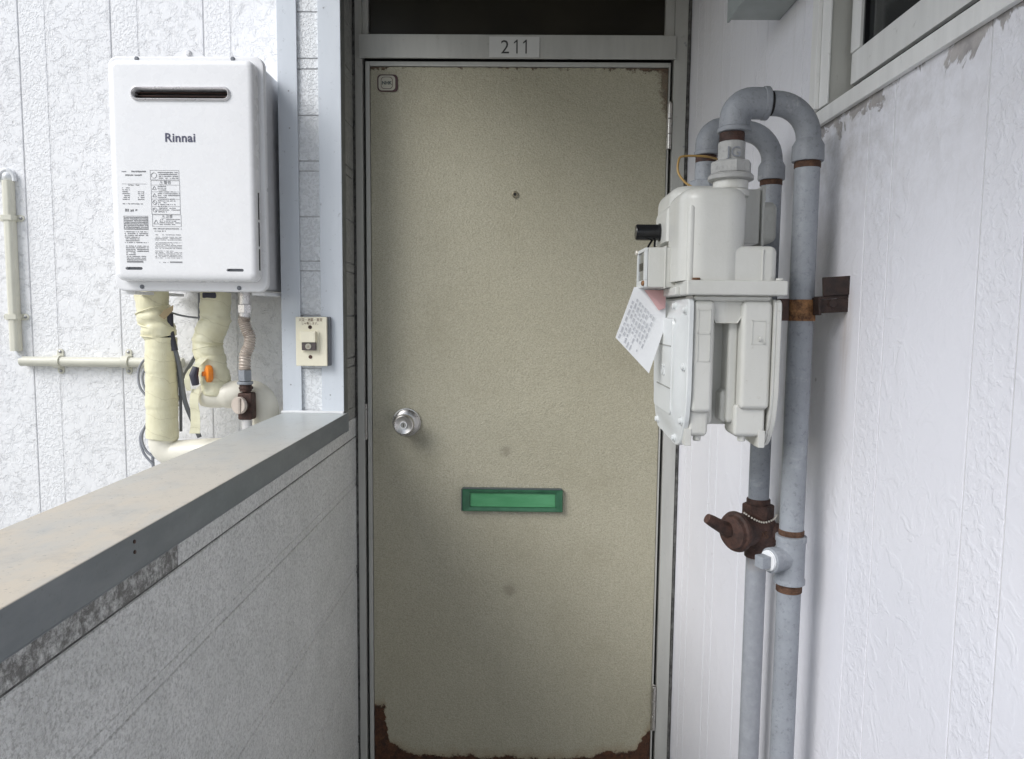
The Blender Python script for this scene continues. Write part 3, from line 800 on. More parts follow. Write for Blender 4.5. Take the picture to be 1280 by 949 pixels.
# spec sheet print: small rows, boxes, warning signs
lab = B()
def mark(x0, x1, z0, z1): bx(lab, x0, x1, 1.6884, 1.6889, z0, z1)
def words(x0, x1, z, hgt, dens=0.75, step=0.0021):
    x = x0
    while x < x1:
        wd = random.uniform(0.5, 0.95) * step
        if random.random() < dens:
            mark(x, min(x + wd, x1), z + random.uniform(0, hgt * 0.25), z + hgt * random.uniform(0.75, 1.0))
        x += step
def frame(x0, x1, z0, z1, t=0.0004):
    mark(x0, x1, z0, z0 + t); mark(x0, x1, z1 - t, z1); mark(x0, x0 + t, z0, z1); mark(x1 - t, x1, z0, z1)
L0, L1, Rg0, Rg1 = -0.9010, -0.8460, -0.8370, -0.7720
words(L0, L0 + 0.012, 1.6130, 0.0025); words(L0 + 0.022, L1, 1.6125, 0.0038, 0.9)
words(L0 + 0.008, L1 - 0.010, 1.6045, 0.0038, 0.95)
mark(L0, L1, 1.5870, 1.5873); words(L0 + 0.014, L1 - 0.014, 1.5835, 0.0020)
for i in range(7):
    words(L0, L0 + 0.016, 1.5770 - i * 0.0042, 0.0024)
    if i > 1: words(L1 - 0.020, L1 - 0.006, 1.5770 - i * 0.0042, 0.0024)
words(L0, L1 - 0.010, 1.5420, 0.0022, 0.85)
words(L0 + 0.005, L0 + 0.013, 1.5250, 0.0085, 1.0, 0.003); words(L0 + 0.017, L0 + 0.024, 1.5250, 0.0065, 0.9, 0.0025); words(L0 + 0.028, L0 + 0.037, 1.5270, 0.0045, 0.6)
frame(L0 + 0.001, L1 + 0.001, 1.4860, 1.5165)
for i in range(8): words(L0 + 0.002, L1, 1.5120 - i * 0.0037, 0.0027, 0.96, 0.0017)
for i in range(7): words(L0 + 0.002, L1 - random.choice((0, 0, 0.02)), 1.4800 - i * 0.0040, 0.0024, 0.8)
for i in range(6): words(L0 + 0.004, L1 - (0 if i < 4 else 0.03), 1.4480 - i * 0.0038, 0.0024, 0.9)
for i in range(3): words(L0 + 0.005, L1 - 0.006, 1.4250 - i * 0.0038, 0.0024, 0.9)
mark(L0 + 0.005, L0 + 0.042, 1.4125, 1.4162)
frame(Rg0, Rg1, 1.5965, 1.6175)
for i in range(4): words(Rg0 + 0.017, Rg1 - 0.002, 1.6115 - i * 0.0042, 0.0025, 0.85)
frame(Rg0 + 0.001, Rg1 + 0.001, 1.5205, 1.5950)
for z in (1.5850, 1.5700, 1.5540, 1.5380): mark(Rg0 + 0.001, Rg1 + 0.001, z, z + 0.0003)
for i in range(15): words(Rg0 + 0.016, Rg1 - random.choice((0, 0.01, 0.03)), 1.5810 - i * 0.0040, 0.0022, 0.8)
frame(Rg0 + 0.002, Rg1 + 0.002, 1.4930, 1.5195)
for i in range(4): words(Rg0 + 0.018, Rg1 - random.choice((0, 0.01)), 1.5080 - i * 0.0037, 0.0022, 0.8)
words(Rg0 + 0.003, Rg1 + 0.002, 1.4870, 0.0026, 0.95); words(Rg0 + 0.006, Rg1 - 0.03, 1.4820, 0.0022)
words(Rg0 + 0.008, Rg1, 1.4740, 0.0018, 0.7)
for i in range(16):
    if i in (3, 9): continue
    words(Rg0 + 0.006, Rg1 + 0.002 - random.choice((0, 0, 0.015)), 1.4690 - i * 0.0031, 0.0014, 0.8)
mark(Rg1 - 0.026, Rg1 + 0.002, 1.4125, 1.4155); words(Rg1 - 0.05, Rg1 - 0.03, 1.4125, 0.0018, 0.6)
def ring(cx, cz, r, n=16, t=0.0005):
    pts = [(cx + r * math.cos(2 * math.pi * i / n + math.pi / 2), 1.6886, cz + r * math.sin(2 * math.pi * i / n + math.pi / 2)) for i in range(n)]
    for i in range(n): tube(lab, [pts[i], pts[(i + 1) % n]], t, 4)
ring(Rg0 + 0.0085, 1.6060, 0.0060)
ring(Rg0 + 0.0085, 1.5775, 0.0050, 3); ring(Rg0 + 0.0085, 1.5615, 0.0050, 3)
for z in (1.5465, 1.5300):
    ring(Rg0 + 0.0085, z, 0.0045); tube(lab, [(Rg0 + 0.0055, 1.6886, z + 0.003), (Rg0 + 0.0115, 1.6886, z - 0.003)], 0.0005, 4)
ring(Rg0 + 0.0100, 1.5020, 0.0060, 3)
obj('print_rows', lab, 'heater_label_ink', h, 0)
text('warning_text', '⚠警告', 0.0085, 'heater_label_ink', h, (-0.8040, 1.6886, 1.5875), extrude=0.0001)
text('warning_text', '⚠注意', 0.0080, 'heater_label_ink', h, (-0.8020, 1.6886, 1.5125), extrude=0.0001)

# --- pipes under the heater
PY = 1.86
t = thing('lagged_pipe', 'thick pipe wrapped in pale yellow tape under the left side of the water heater', 'pipe', (-0.91, PY, 0.94))
from mathutils import noise as mnoise
def crumple(bm, amp, sc_=38.0, fold=1.0):
    bm.normal_update()
    mv = []
    for v in bm.verts:
        p = v.co * sc_
        a = mnoise.noise(Vector((p.x, p.y, p.z * 1.3)))
        b = 1.0 - abs(mnoise.noise(Vector((p.x * 0.6 + 7, p.y * 0.6, p.z * 1.9 + p.x * 0.8)))) * 3.0
        mv.append(v.normal * (a * amp + max(b, 0) * amp * fold))
    for v, d_ in zip(bm.verts, mv): v.co += d_
def wob(pts, r, amp, seg=24):
    rs = [r * (1 + random.uniform(-amp, amp)) for _ in pts]; return rs
bm = B()
c = curve_pts([(-0.9270, PY, 1.352), (-0.9260, PY, 1.300), (-0.9150, PY, 1.262), (-0.9070, PY, 1.235)], 7)
tube(bm, c, [0.0385, 0.039, 0.0385, 0.038, 0.037, 0.0372, 0.036, 0.0365, 0.038, 0.0395, 0.0385, 0.0365, 0.035, 0.036, 0.0385, 0.0395, 0.0405, 0.0395, 0.039, 0.0385, 0.037, 0.0365], 44)
crumple(bm, 0.0022)
obj('wrapped_bend', bm, 'tape_yellow', t, 60)
bm = B(); n_ = 34
n_ = 60; pts = [(-0.9070 - 0.0045 * i / n_, PY, 1.238 - 0.243 * i / n_) for i in range(n_ + 1)]
rs = [0.0370 + (0.0009 if (i // 11) % 2 else 0) + 0.0009 * (i % 11) / 11 for i in range(n_ + 1)]
tube(bm, pts, rs, 44); crumple(bm, 0.0008); obj('wrapped_length', bm, 'tape_yellow', t, 60)
for zz, dx, tl in ((1.306, 0.0, 0.35), (1.262, 0.006, -0.30), (1.239, 0.010, -0.12)):
    bm = B(); cx = -0.926 + dx
    rr_ = 0.0398 if zz > 1.25 else 0.0382
    loop = [(cx + math.cos(a) * rr_, PY + math.sin(a) * rr_, zz + math.cos(a) * tl * rr_ * 0.9) for a in [2 * math.pi * i / 40 for i in range(41)]]
    tube(bm, loop, 0.0016, 6); obj('tape_fold', bm, 'tape_yellow', t, 60)
bm = B(); tube(bm, [(-0.9115, PY, 1.000), (-0.9115, PY, 0.984), (-0.9118, PY, 0.982)], [0.0392, 0.0392, 0.0375], 28); obj('tape_cuff', bm, 'tape_yellow', t)
bm = B()
tube(bm, curve_pts([(-0.9115, PY, 0.986), (-0.9095, PY, 0.962), (-0.8930, PY, 0.945), (-0.870, PY, 0.9425), (-0.800, PY, 0.9480), (-0.690, PY, 0.952)], 7), 0.0335, 28)
obj('elbow_cover', bm, 'pvc_cream', t, 60)
bm = B(); v = [(-0.894, PY - 0.034, 1.292), (-0.880, PY - 0.036, 1.306), (-0.861, PY - 0.030, 1.318), (-0.866, PY - 0.022, 1.305), (-0.884, PY - 0.030, 1.283)]
vs = [bm.verts.new(q) for q in v] + [bm.verts.new((q[0] + 0.001, q[1] + 0.0012, q[2])) for q in v]
bm.faces.new(vs[:5]); bm.faces.new(vs[5:][::-1])
for i in range(5): bm.faces.new((vs[i], vs[(i + 1) % 5], vs[5 + (i + 1) % 5], vs[5 + i]))
obj('loose_tape_end', bm, 'tape_tan', t)

t = thing('hot_water_pipe', 'crooked yellow taped pipe with torn tape end and orange handle under the water heater', 'pipe', (-0.78, PY, 1.0))
bm = B()
c = curve_pts([(-0.7660, PY, 1.352), (-0.7690, PY, 1.300), (-0.7700, PY, 1.278), (-0.7830, PY, 1.250), (-0.7900, PY, 1.225), (-0.7870, PY, 1.198), (-0.7800, PY, 1.170), (-0.7720, PY, 1.125), (-0.7720, PY, 1.095)], 8)
rs = [0.0345 + random.uniform(-0.0008, 0.0008) + (0.0012 if (i // 4) % 2 else 0) for i in range(len(c))]
tube(bm, c, rs, 44); crumple(bm, 0.0020); obj('wrapped_length', bm, 'tape_yellow', t, 60)
for zz, cx, tl in ((1.283, -0.770, 0.05), (1.215, -0.789, 0.22), (1.190, -0.785, -0.05), (1.128, -0.772, 0.02)):
    bm = B(); rr_ = 0.0362
    loop = [(cx + math.cos(a) * rr_, PY + math.sin(a) * rr_, zz + math.cos(a) * tl * rr_) for a in [2 * math.pi * i / 40 for i in range(41)]]
    tube(bm, loop, 0.0013, 6); obj('tape_fold', bm, 'tape_yellow', t, 60)
bm = B()
tube(bm, curve_pts([(-0.812, PY + 0.002, 1.106), (-0.800, PY, 1.096), (-0.775, PY, 1.092), (-0.720, PY, 1.096), (-0.690, PY + 0.01, 1.098), (-0.665, PY + 0.01, 1.086), (-0.652, PY + 0.01, 1.058), (-0.650, PY + 0.01, 0.98), (-0.650, PY + 0.01, 0.90)], 7), [0.027] * 8 + [0.031] * 10 + [0.0345] * 39, 28)
for a_, b_ in ((-0.735, 0.002), (-0.700, 0.006)): rod(bm, (a_, PY + b_, 1.096), (1, 0, 0), 0.0335, 0.006, 28, 0.001)
obj('elbow_cover', bm, 'pvc_cream', t, 60)
bm = B(); lathe(bm, [(0.020, 0), (0.022, 0.004), (0.021, 0.012), (0.012, 0.015), (0.006, 0.015), (0.006, 0.022), (0, 0.022)], (-0.770, PY - 0.030, 1.1500), (-1.0, -0.75, 0), 26); hd = obj('valve_disc', bm, 'orange_plastic', t)
bm = B(); tube(bm, [(-0.798, PY - 0.052, 1.168), (-0.803, PY - 0.055, 1.148), (-0.801, PY - 0.050, 1.124)], [0.008, 0.011, 0.009], 10); obj('valve_lever', bm, 'cable_black', t)
def ribbon(name, pts, wid, mt, parent, th=0.0010):
    bm = B(); P = curve_pts(pts, 6); L, Rr = [], []
    for i, p in enumerate(P):
        ww = wid[0] + (wid[1] - wid[0]) * i / (len(P) - 1) + random.uniform(-0.001, 0.001)
        a = Vector(p); L.append((a + Vector((-ww / 2, 0, 0)), a + Vector((ww / 2, random.uniform(-0.001, 0.001), 0))))
    top = [[bm.verts.new(q) for q in l] for l in L]; bot = [[bm.verts.new(q + Vector((0, th, 0))) for q in l] for l in L]
    for i in range(len(L) - 1):
        bm.faces.new((top[i][0], top[i][1], top[i + 1][1], top[i + 1][0])); bm.faces.new((bot[i][0], bot[i + 1][0], bot[i + 1][1], bot[i][1]))
        bm.faces.new((top[i][0], top[i + 1][0], bot[i + 1][0], bot[i][0])); bm.faces.new((top[i][1], bot[i][1], bot[i + 1][1], top[i + 1][1]))
    bm.faces.new((top[0][0], bot[0][0], bot[0][1], top[0][1])); bm.faces.new((top[-1][0], top[-1][1], bot[-1][1], bot[-1][0]))
    obj(name, bm, mt, parent, 60)
ribbon('torn_tape', [(-0.806, PY - 0.036, 1.112), (-0.811, PY - 0.040, 1.085), (-0.810, PY - 0.037, 1.050), (-0.811, PY - 0.036, 1.020), (-0.814, PY - 0.035, 1.000)], (0.020, 0.026), 'tape_yellow', t)
ribbon('torn_tape', [(-0.782, PY - 0.042, 1.190), (-0.798, PY - 0.046, 1.172), (-0.815, PY - 0.047, 1.155), (-0.824, PY - 0.046, 1.132), (-0.822, PY - 0.042, 1.108)], (0.020, 0.012), 'tape_yellow', t)
bm = B(); bx(bm, -0.785, -0.752, PY - 0.038, PY - 0.020, 1.336, 1.350, 0.003); obj('pipe_collar', bm, 'cable_black', t)

t = thing('gas_hose', 'corrugated beige metal hose with a brown shutoff cock under the heater beside the post', 'hose', (-0.695, PY, 1.0))
bm = B()
rod(bm, (-0.694, PY, 1.318), (0, 0, 1), 0.0135, 0.032, 20, 0.001)
hexa(bm, (-0.694, PY), 0.0165, 1.296, 1.318); rod(bm, (-0.695, PY, 1.284), (0, 0, 1), 0.0125, 0.013, 18, 0.001)
obj('top_nut', bm, 'silver', t)
c = curve_pts([(-0.6945, PY, 1.288), (-0.6965, PY, 1.275), (-0.690, PY, 1.255), (-0.683, PY, 1.238), (-0.686, PY, 1.215), (-0.695, PY, 1.195), (-0.697, PY, 1.165), (-0.697, PY, 1.155)], 14)
bm = B(); tube(bm, c, [0.0135 + 0.0016 * math.sin(i * 1.9) for i in range(len(c))], 20); obj('corrugated_hose', bm, 'hose_beige', t, 60)
bm = B(); hexa(bm, (-0.697, PY), 0.0165, 1.130, 1.158); rod(bm, (-0.697, PY, 1.122), (0, 0, 1), 0.0190, 0.007, 20, 0.001); obj('bottom_nut', bm, 'pipe_grey', t)
bm = B(); rod(bm, (-0.696, PY, 1.104), (0, 0, 1), 0.0145, 0.018, 18, 0.001); rod(bm, (-0.695, PY, 1.110), (0, 0, 1), 0.0170, 0.006, 18, 0.001)
bx(bm, -0.711, -0.676, PY - 0.018, PY + 0.018, 1.035, 1.102, 0.005)
rod(bm, (-0.694, PY - 0.016, 1.072), (-0.25, -1, 0), 0.014, 0.012, 20, 0.001); vb = obj('cock_body', bm, 'rust_dark', t)
bm = B(); rod(bm, (-0.699, PY - 0.027, 1.073), (-0.35, -1, 0.05), 0.0210, 0.010, 30, 0.0015)
bx(bm, -0.7010, -0.6950, PY - 0.042, PY - 0.034, 1.054, 1.092, 0.001); obj('cock_knob', bm, 'hose_beige', vb)
bm = B(); rod(bm, (-0.694, PY, 0.90), (0, 0, 1), 0.0125, 0.135, 18); obj('lower_pipe', bm, 'silver', t)

t.location = (-0.6785, PY - 0.045, 1.004)

t = thing('cable_bundle', 'grey cables looping down the wall behind the yellow taped pipe', 'cable', (-0.90, 1.93, 0.9))
def cable(pts, r, mt='cable_grey', n=10, nm='cable'):
    bm = B(); tube(bm, curve_pts(pts, n), r, 8); obj(nm, bm, mt, t, 80)
cable([(-0.925, 1.90, 1.176), (-0.965, 1.90, 1.182), (-0.990, 1.905, 1.150), (-0.985, 1.90, 1.105), (-0.955, 1.90, 1.070)], 0.0032)
cable([(-0.925, 1.91, 1.168), (-0.955, 1.905, 1.170), (-0.980, 1.905, 1.140), (-0.972, 1.90, 1.100), (-0.945, 1.90, 1.075)], 0.0032)
cable([(-0.945, 1.90, 1.050), (-0.965, 1.895, 1.020), (-0.985, 1.90, 0.980), (-0.978, 1.90, 0.945), (-0.955, 1.90, 0.925), (-0.930, 1.91, 0.915)], 0.0034)
cable([(-0.950, 1.91, 1.060), (-0.975, 1.905, 1.010), (-0.992, 1.905, 0.975), (-0.982, 1.90, 0.935), (-0.958, 1.90, 0.905)], 0.0034)
cable([(-0.960, 1.905, 1.045), (-0.962, 1.905, 0.96), (-0.960, 1.905, 0.86), (-0.962, 1.905, 0.70)], 0.0040)
cable([(-0.832, 1.92, 1.350), (-0.838, 1.93, 1.290), (-0.838, 1.93, 1.220), (-0.862, 1.92, 1.165), (-0.876, 1.90, 1.130)], 0.0052)
cable([(-0.895, 1.89, 1.300), (-0.866, 1.89, 1.292), (-0.830, 1.90, 1.287), (-0.790, 1.90, 1.288)], 0.0024)
cable([(-0.884, 1.86, 1.296), (-0.879, 1.852, 1.250), (-0.869, 1.85, 1.205)], 0.0090, 'cable_black', nm='cable_sleeve')
cable([(-0.870, 1.852, 1.210), (-0.862, 1.86, 1.160), (-0.857, 1.87, 1.080), (-0.845, 1.88, 1.030), (-0.830, 1.89, 0.980)], 0.0060, 'rubber_grey')
cable([(-0.868, 1.860, 1.190), (-0.868, 1.87, 1.120), (-0.872, 1.88, 1.060), (-0.878, 1.89, 0.995)], 0.0040, 'rubber_grey')

# --- conduits on the siding
t = thing('upright_conduit', 'cream plastic conduit running straight up the white siding at far left', 'conduit', (-1.366, 1.985, 1.19))
bm = B(); p = round_poly([(-1.379, 1.9995), (-1.379, 1.983), (-1.372, 1.977), (-1.360, 1.977), (-1.353, 1.983), (-1.353, 1.9995)], 0.003, 3)
loft(bm, [(1.192, p), (1.643, p)], 'z'); obj('conduit_tube', bm, 'conduit_cream', t)
def strap(cx, cz, vertical):
    bm = B()
    if vertical: # conduit vertical -> strap horizontal
        pr = rrect(cx - 0.034, cx + 0.034, cz - 0.0085, cz + 0.0085, 0.0083, 5)
        loft(bm, [(1.9995, pr), (1.9965, pr), (1.9960, inset_poly(pr, 0.001))], 'y')
        pr2 = round_poly([(cx - 0.0175, 1.998), (cx - 0.0160, 1.9745), (cx + 0.0160, 1.9745), (cx + 0.0175, 1.998)], 0.004, 3)
        loft(bm, [(cz - 0.0065, pr2), (cz + 0.0065, pr2)], 'z')
        sp = [(cx - 0.026, cz), (cx + 0.026, cz)]
    else:
        pr = rrect(cx - 0.0085, cx + 0.0085, cz - 0.034, cz + 0.034, 0.0083, 5)
        loft(bm, [(1.9995, pr), (1.9965, pr), (1.9960, inset_poly(pr, 0.001))], 'y')
        tube(bm, [(cx - 0.009, 1.984, cz), (cx + 0.009, 1.984, cz)], 0.0172, 20)
        sp = [(cx, cz - 0.026), (cx, cz + 0.026)]
    s_ = obj('strap', bm, 'conduit_cream', t)
    for (u, v) in sp:
        bm = B(); lathe(bm, [(0.0042, 0), (0.0040, 0.0018), (0.002, 0.003), (0, 0.003)], (u, 1.9960, v), (0, -1, 0), 12); obj('strap_screw', bm, 'screw_metal', s_)
strap(-1.366, 1.546, True); strap(-1.366, 1.284, True)
bm = B(); tube(bm, curve_pts([(-1.394, 1.992, 1.640), (-1.388, 1.992, 1.660), (-1.368, 1.990, 1.672), (-1.352, 1.992, 1.658), (-1.350, 1.992, 1.642)], 5), 0.0055, 10)
lathe(bm, [(0.018, 0), (0.016, 0.008), (0.008, 0.016), (0, 0.018)], (-1.368, 2.0, 1.655), (0, -1, 0), 18); obj('sealant_blob', bm, 'sealant', t, 80)
t = thing('level_conduit', 'cream round plastic conduit running level along the siding to the taped pipe', 'conduit', (-1.18, 1.985, 1.165))
bm = B(); rod(bm, (-1.350, 1.984, 1.165), (1, 0, 0), 0.0132, 0.44, 20, 0.0006); obj('conduit_tube', bm, 'conduit_cream', t)
strap(-1.250, 1.165, False); strap(-1.064, 1.166, False)
bm = B(); tube(bm, curve_pts([(-1.364, 1.984, 1.195), (-1.360, 1.980, 1.188), (-1.350, 1.978, 1.176), (-1.342, 1.980, 1.172)], 5), 0.0045, 10); obj('joint_cable', bm, 'sealant', t, 80)

# ------------------------------------------------------------------ kitchen window, right
w = thing('kitchen_window', 'white aluminium sliding window with dark glass high on the right wall', 'window', (0.43, 0.2, 1.58))
bm = B(); p = round_poly([(0.500, 1.5778), (0.4192, 1.5778), (0.4192, 1.5722), (0.4122, 1.5722), (0.4118, 1.5925), (0.4300, 1.5950), (0.500, 1.5950)], 0.0006, 2)
loft(bm, [(-1.2, p), (1.1160, p)], 'y'); obj('sill', bm, 'alu_white', w)
box('outer_jamb', 0.4120, 0.4148, 1.0500, 1.1160, 1.5952, 2.1680, 'alu_white', w, bev=0.001)
box('jamb_rib', 0.4060, 0.4118, 1.0780, 1.0850, 1.5952, 2.1680, 'alu_white', w, bev=0.0008)
box('jamb_reveal', 0.4150, 0.5000, 1.0520, 1.1150, 1.5952, 2.1680, 'alu_frame', w, bev=0.001)  # darker than the white frame: reveal shade carried by the material colour
box('sash_rail', 0.4400, 0.4600, -0.30, 1.0440, 1.6175, 1.6585, 'alu_white', w, bev=0.0012)
box('rail_gap', 0.4460, 0.4600, -0.30, 1.0440, 1.5953, 1.6172, 'black_plastic', w)
box('sash_stile', 0.4380, 0.4600, 1.0160, 1.0440, 1.6588, 2.1600, 'alu_white', w, bev=0.0012)
box('sash_stile', 0.4380, 0.4600, 0.30, 0.34, 1.6588, 2.1600, 'alu_white', w, bev=0.0012)
box('gasket', 0.4420, 0.4520, 1.0120, 1.0158, 1.6588, 2.1600, 'black_plastic', w)
box('window_pane', 0.4480, 0.4520, -0.30, 1.0118, 1.6588, 2.1600, 'glass_window', w, smooth=0)
box('top_frame', 0.4120, 0.5000, -1.2, 1.1160, 2.1603, 2.1680, 'alu_white', w)
box('back_panel', 0.5010, 0.5100, -1.2, 1.1160, 1.5952, 2.1680, 'black_void', w)

# wall box upper right
t = thing('wall_box', 'grey metal box fixed high on the white siding above the gas meter', 'box', (0.38, 1.2, 1.792))
box('box_body', 0.3380, 0.4195, 1.1300, 1.2820, 1.7920, 2.1000, 'box_grey', t, bev=0.0015)
box('box_rim', 0.3340, 0.3378, 1.1260, 1.2860, 1.7890, 2.1000, 'box_grey', t, bev=0.0006)

# ------------------------------------------------------------------ gas pipework
def riser(t, dx, dy, dz, pipe_x, pipe_bottom, pipe_mat='pipe_grey'):
    """U-shaped top of a riser: elbow over the meter port, return bend, socket, long pipe"""
    Y = 1.0 + dy
    def P(x, z): return (x + dx, Y, z + dz)
    bm = B()
    c = [P(0.2745, 1.5460), P(0.2745, 1.5600)] + [P(0.2955 - 0.021 * math.cos(a), 1.560 + 0.021 * math.sin(a)) for a in [rad(90 * i / 8) for i in range(1, 9)]] + [P(0.3165, 1.5810)]
    tube(bm, c, 0.0200, 28)
    rod(bm, P(0.2745, 1.5430), (0, 0, 1), 0.0218, 0.0070, 28, 0.0012)
    rod(bm, P(0.3090, 1.5810), (1, 0, 0), 0.0212, 0.0080, 28, 0.0012)
    obj('elbow', bm, 'fitting_grey', t, 50)
    bm = B(); rod(bm, P(0.3170, 1.5810), (1, 0, 0), 0.0155, 0.0050, 20); obj('elbow_gap', bm, 'black_void', t)
    bm = B(); px = pipe_x - 0.045 - dx
    c = [P(0.3215, 1.5810), P(px, 1.5810)] + [P(px + 0.045 * math.sin(a), 1.536 + 0.045 * math.cos(a)) for a in [rad(90 * i / 12) for i in range(1, 13)]] + [P(px + 0.045, 1.5300)]
    tube(bm, c, 0.0158, 28)
    lathe(bm, [(0.0158, 0), (0.0200, 0.008), (0.0203, 0.026), (0.0196, 0.0285), (0.0150, 0.0285)], P(px + 0.045, 1.5355), (0, 0, -1), 28)
    obj('return_bend', bm, 'fitting_grey', t, 50)
    bm = B(); rod(bm, P(px + 0.045, 1.4985), (0, 0, 1), 0.0162, 0.0090, 24)
    for i in range(4): rod(bm, P(px + 0.045, 1.4990 + i * 0.002), (0, 0, 1), 0.0168, 0.0010, 24)
    obj('rusty_thread', bm, 'rust', t)
    bm = B(); rod(bm, (pipe_x, Y, pipe_bottom), (0, 0, 1), 0.0160, 1.4986 + dz - pipe_bottom, 28); obj('pipe', bm, pipe_mat, t)
    bm = B(); rod(bm, P(0.2715, 1.5310), (0, 0, 1), 0.0155, 0.0125, 24)
    for i in range(5): rod(bm, P(0.2715, 1.5318 + i * 0.0022), (0, 0, 1), 0.0161, 0.0011, 24)
    obj('rusty_thread', bm, 'rust_dark', t)

t = thing('gas_riser', 'tall grey gas pipe bent over the meter, nearest the camera, with a capped tee', 'pipe', (0.371, 1.0, 0))
riser(t, 0, 0, 0, 0.3710, 1.016)
bm = B()
rod(bm, (0.2715, 1.0, 1.5040), (0, 0, 1), 0.0172, 0.0270, 24, 0.0010)
obj('union_sleeve', bm, 'union_grey', t)
bm = B(); hexa(bm, (0.2715, 1.0), 0.0262, 1.4890, 1.5060, 8, 0.002); lathe(bm, [(0.0262, 0), (0.0292, 0.003), (0.0292, 0.0075), (0.0250, 0.0095)], (0.2715, 1.0, 1.4900), (0, 0, -1), 32)
obj('union_nut', bm, 'union_grey', t, 28)
text('cast_letters', 'JG', 0.0190, 'fitting_grey', t, (0.2700, 0.9826, 1.5095), extrude=0.0009)
bm = B(); rod(bm, (0.3710, 1.0, 1.0080), (0, 0, 1), 0.0164, 0.0080, 24)
for i in range(3): rod(bm, (0.3710, 1.0, 1.0086 + i * 0.0024), (0, 0, 1), 0.0170, 0.0012, 24)
obj('rusty_thread', bm, 'rust', t)
bm = B()
lathe(bm, [(0.0165, 0), (0.0205, 0.001), (0.0205, 0.007), (0.0192, 0.009), (0.0192, 0.058), (0.0205, 0.060), (0.0205, 0.067), (0.0165, 0.068)], (0.3710, 1.0, 0.9400), (0, 0, 1), 28)
bdir = Vector((-1.0, -0.42, 0)).normalized(); o_ = Vector((0.3710, 1.0, 0.9760))
lathe(bm, [(0.0165, 0.006), (0.0162, 0.020), (0.0160, 0.024), (0.0172, 0.026), (0.0172, 0.0350), (0.0158, 0.0362)], o_, bdir, 26)
tee = obj('tee_fitting', bm, 'pipe_grey', t, 40)
bm = B(); lathe(bm, [(0.0125, 0.036), (0.0142, 0.0365), (0.0132, 0.0375), (0.0138, 0.0390), (0.0120, 0.0400)], o_, bdir, 20); obj('thread_tape', bm, 'white_tape', tee)
bm = B(); b2 = B(); bx(b2, -0.0082, 0.0082, -0.0082, 0.0082, 0.040, 0.054, 0.0012)
merge(bm, b2, Matrix.Translation(o_) @ bdir.to_track_quat('Z', 'Y').to_matrix().to_4x4()); obj('square_plug', bm, 'pipe_grey', tee)
bm = B(); rod(bm, (0.3710, 1.0, 0.9290), (0, 0, 1), 0.0166, 0.0112, 24)
for i in range(4): rod(bm, (0.3710, 1.0, 0.9296 + i * 0.0026), (0, 0, 1), 0.0172, 0.0013, 24)
obj('rusty_thread', bm, 'rust', t)
bm = B(); rod(bm, (0.3710, 1.0, 0.0), (0, 0, 1), 0.0160, 0.9295, 28); obj('pipe', bm, 'pipe_grey', t)

t = thing('gas_supply_pipe', 'second grey gas pipe standing behind the meter and running down through the rusty valve', 'pipe', (0.383, 1.18, 0))
riser(t, 0.0100, 0.18, 0.0080, 0.3830, 1.004)
bm = B(); rod(bm, (0.2815, 1.18, 1.5120), (0, 0, 1), 0.0165, 0.0290, 24, 0.0010); obj('union_sleeve', bm, 'pipe_grey', t)
bm = B(); hexa(bm, (0.2815, 1.18), 0.0245, 1.4900, 1.5130, 8, 0.002); obj('union_nut', bm, 'pipe_grey', t, 28)
bm = B(); rod(bm, (0.3830, 1.18, 0.0), (0, 0, 1), 0.0160, 0.9300, 28); obj('pipe', bm, 'pipe_rust_run', t)

# rusty valve
v = thing('gas_valve', 'dark rusty gas cock with a lever and a bead chain on the rear pipe', 'valve', (0.383, 1.18, 0.925))
bm = B()
hexa(bm, (0.3830, 1.18), 0.0245, 0.9820, 1.0050, 6, 0.002)
rod(bm, (0.3830, 1.18, 1.0040), (0, 0, 1), 0.0185, 0.0100, 24, 0.0015)
lathe(bm, [(0.0185, 0), (0.0215, 0.006), (0.0290, 0.016), (0.0330, 0.034), (0.0300, 0.048), (0.0240, 0.058)], (0.3830, 1.18, 0.9250), (0, 0, 1), 26)
rod(bm, (0.3830, 1.18, 0.9180), (0, 0, 1), 0.0190, 0.0140, 22, 0.001)
cd = Vector((-1, -0.62, 0)).normalized(); vo = Vector((0.3830, 1.18, 0.9660))
lathe(bm, [(0.026, 0), (0.027, 0.040), (0.024, 0.044)], vo, cd, 26)
rod(bm, (0.383, 1.18, 0.960), (0.9, -0.5, 0.0), 0.017, 0.034, 20, 0.002)
vb = obj('valve_body', bm, 'rust_dark', v, 40)
bm = B(); lathe(bm, [(0.024, 0.044), (0.0310, 0.045), (0.0325, 0.049), (0.0310, 0.053), (0.0270, 0.055), (0.0250, 0.060), (0.010, 0.0625), (0, 0.0625)], vo, cd, 30); obj('valve_cap', bm, 'rust_dark', v, 40)
bm = B(); tube(bm, [vo + cd * 0.050 + Vector((-0.010, 0, 0.002)), vo + cd * 0.062 + Vector((-0.018, 0, 0.012)), vo + cd * 0.070 + Vector((-0.024, -0.002, 0.020)), vo + cd * 0.074 + Vector((-0.029, -0.002, 0.025))], [0.0125, 0.0100, 0.0092, 0.0078], 12)
obj('lever', bm, 'rust_dark', v, 40)
bm = B()
text('cast_letters', 'DS', 0.0150, 'rust', v, (0.3820, 1.1480, 0.9580), extrude=0.0012)
pts = curve_pts([(0.350, 1.143, 0.999), (0.365, 1.140, 0.990), (0.380, 1.141, 0.985), (0.397, 1.148, 0.988), (0.404, 1.155, 0.993)], 4)
for p in pts: bmesh.ops.create_icosphere(bm, subdivisions=1, radius=0.0019, matrix=Matrix.Translation(p))
obj('bead_chain', bm, 'bead_metal', v)

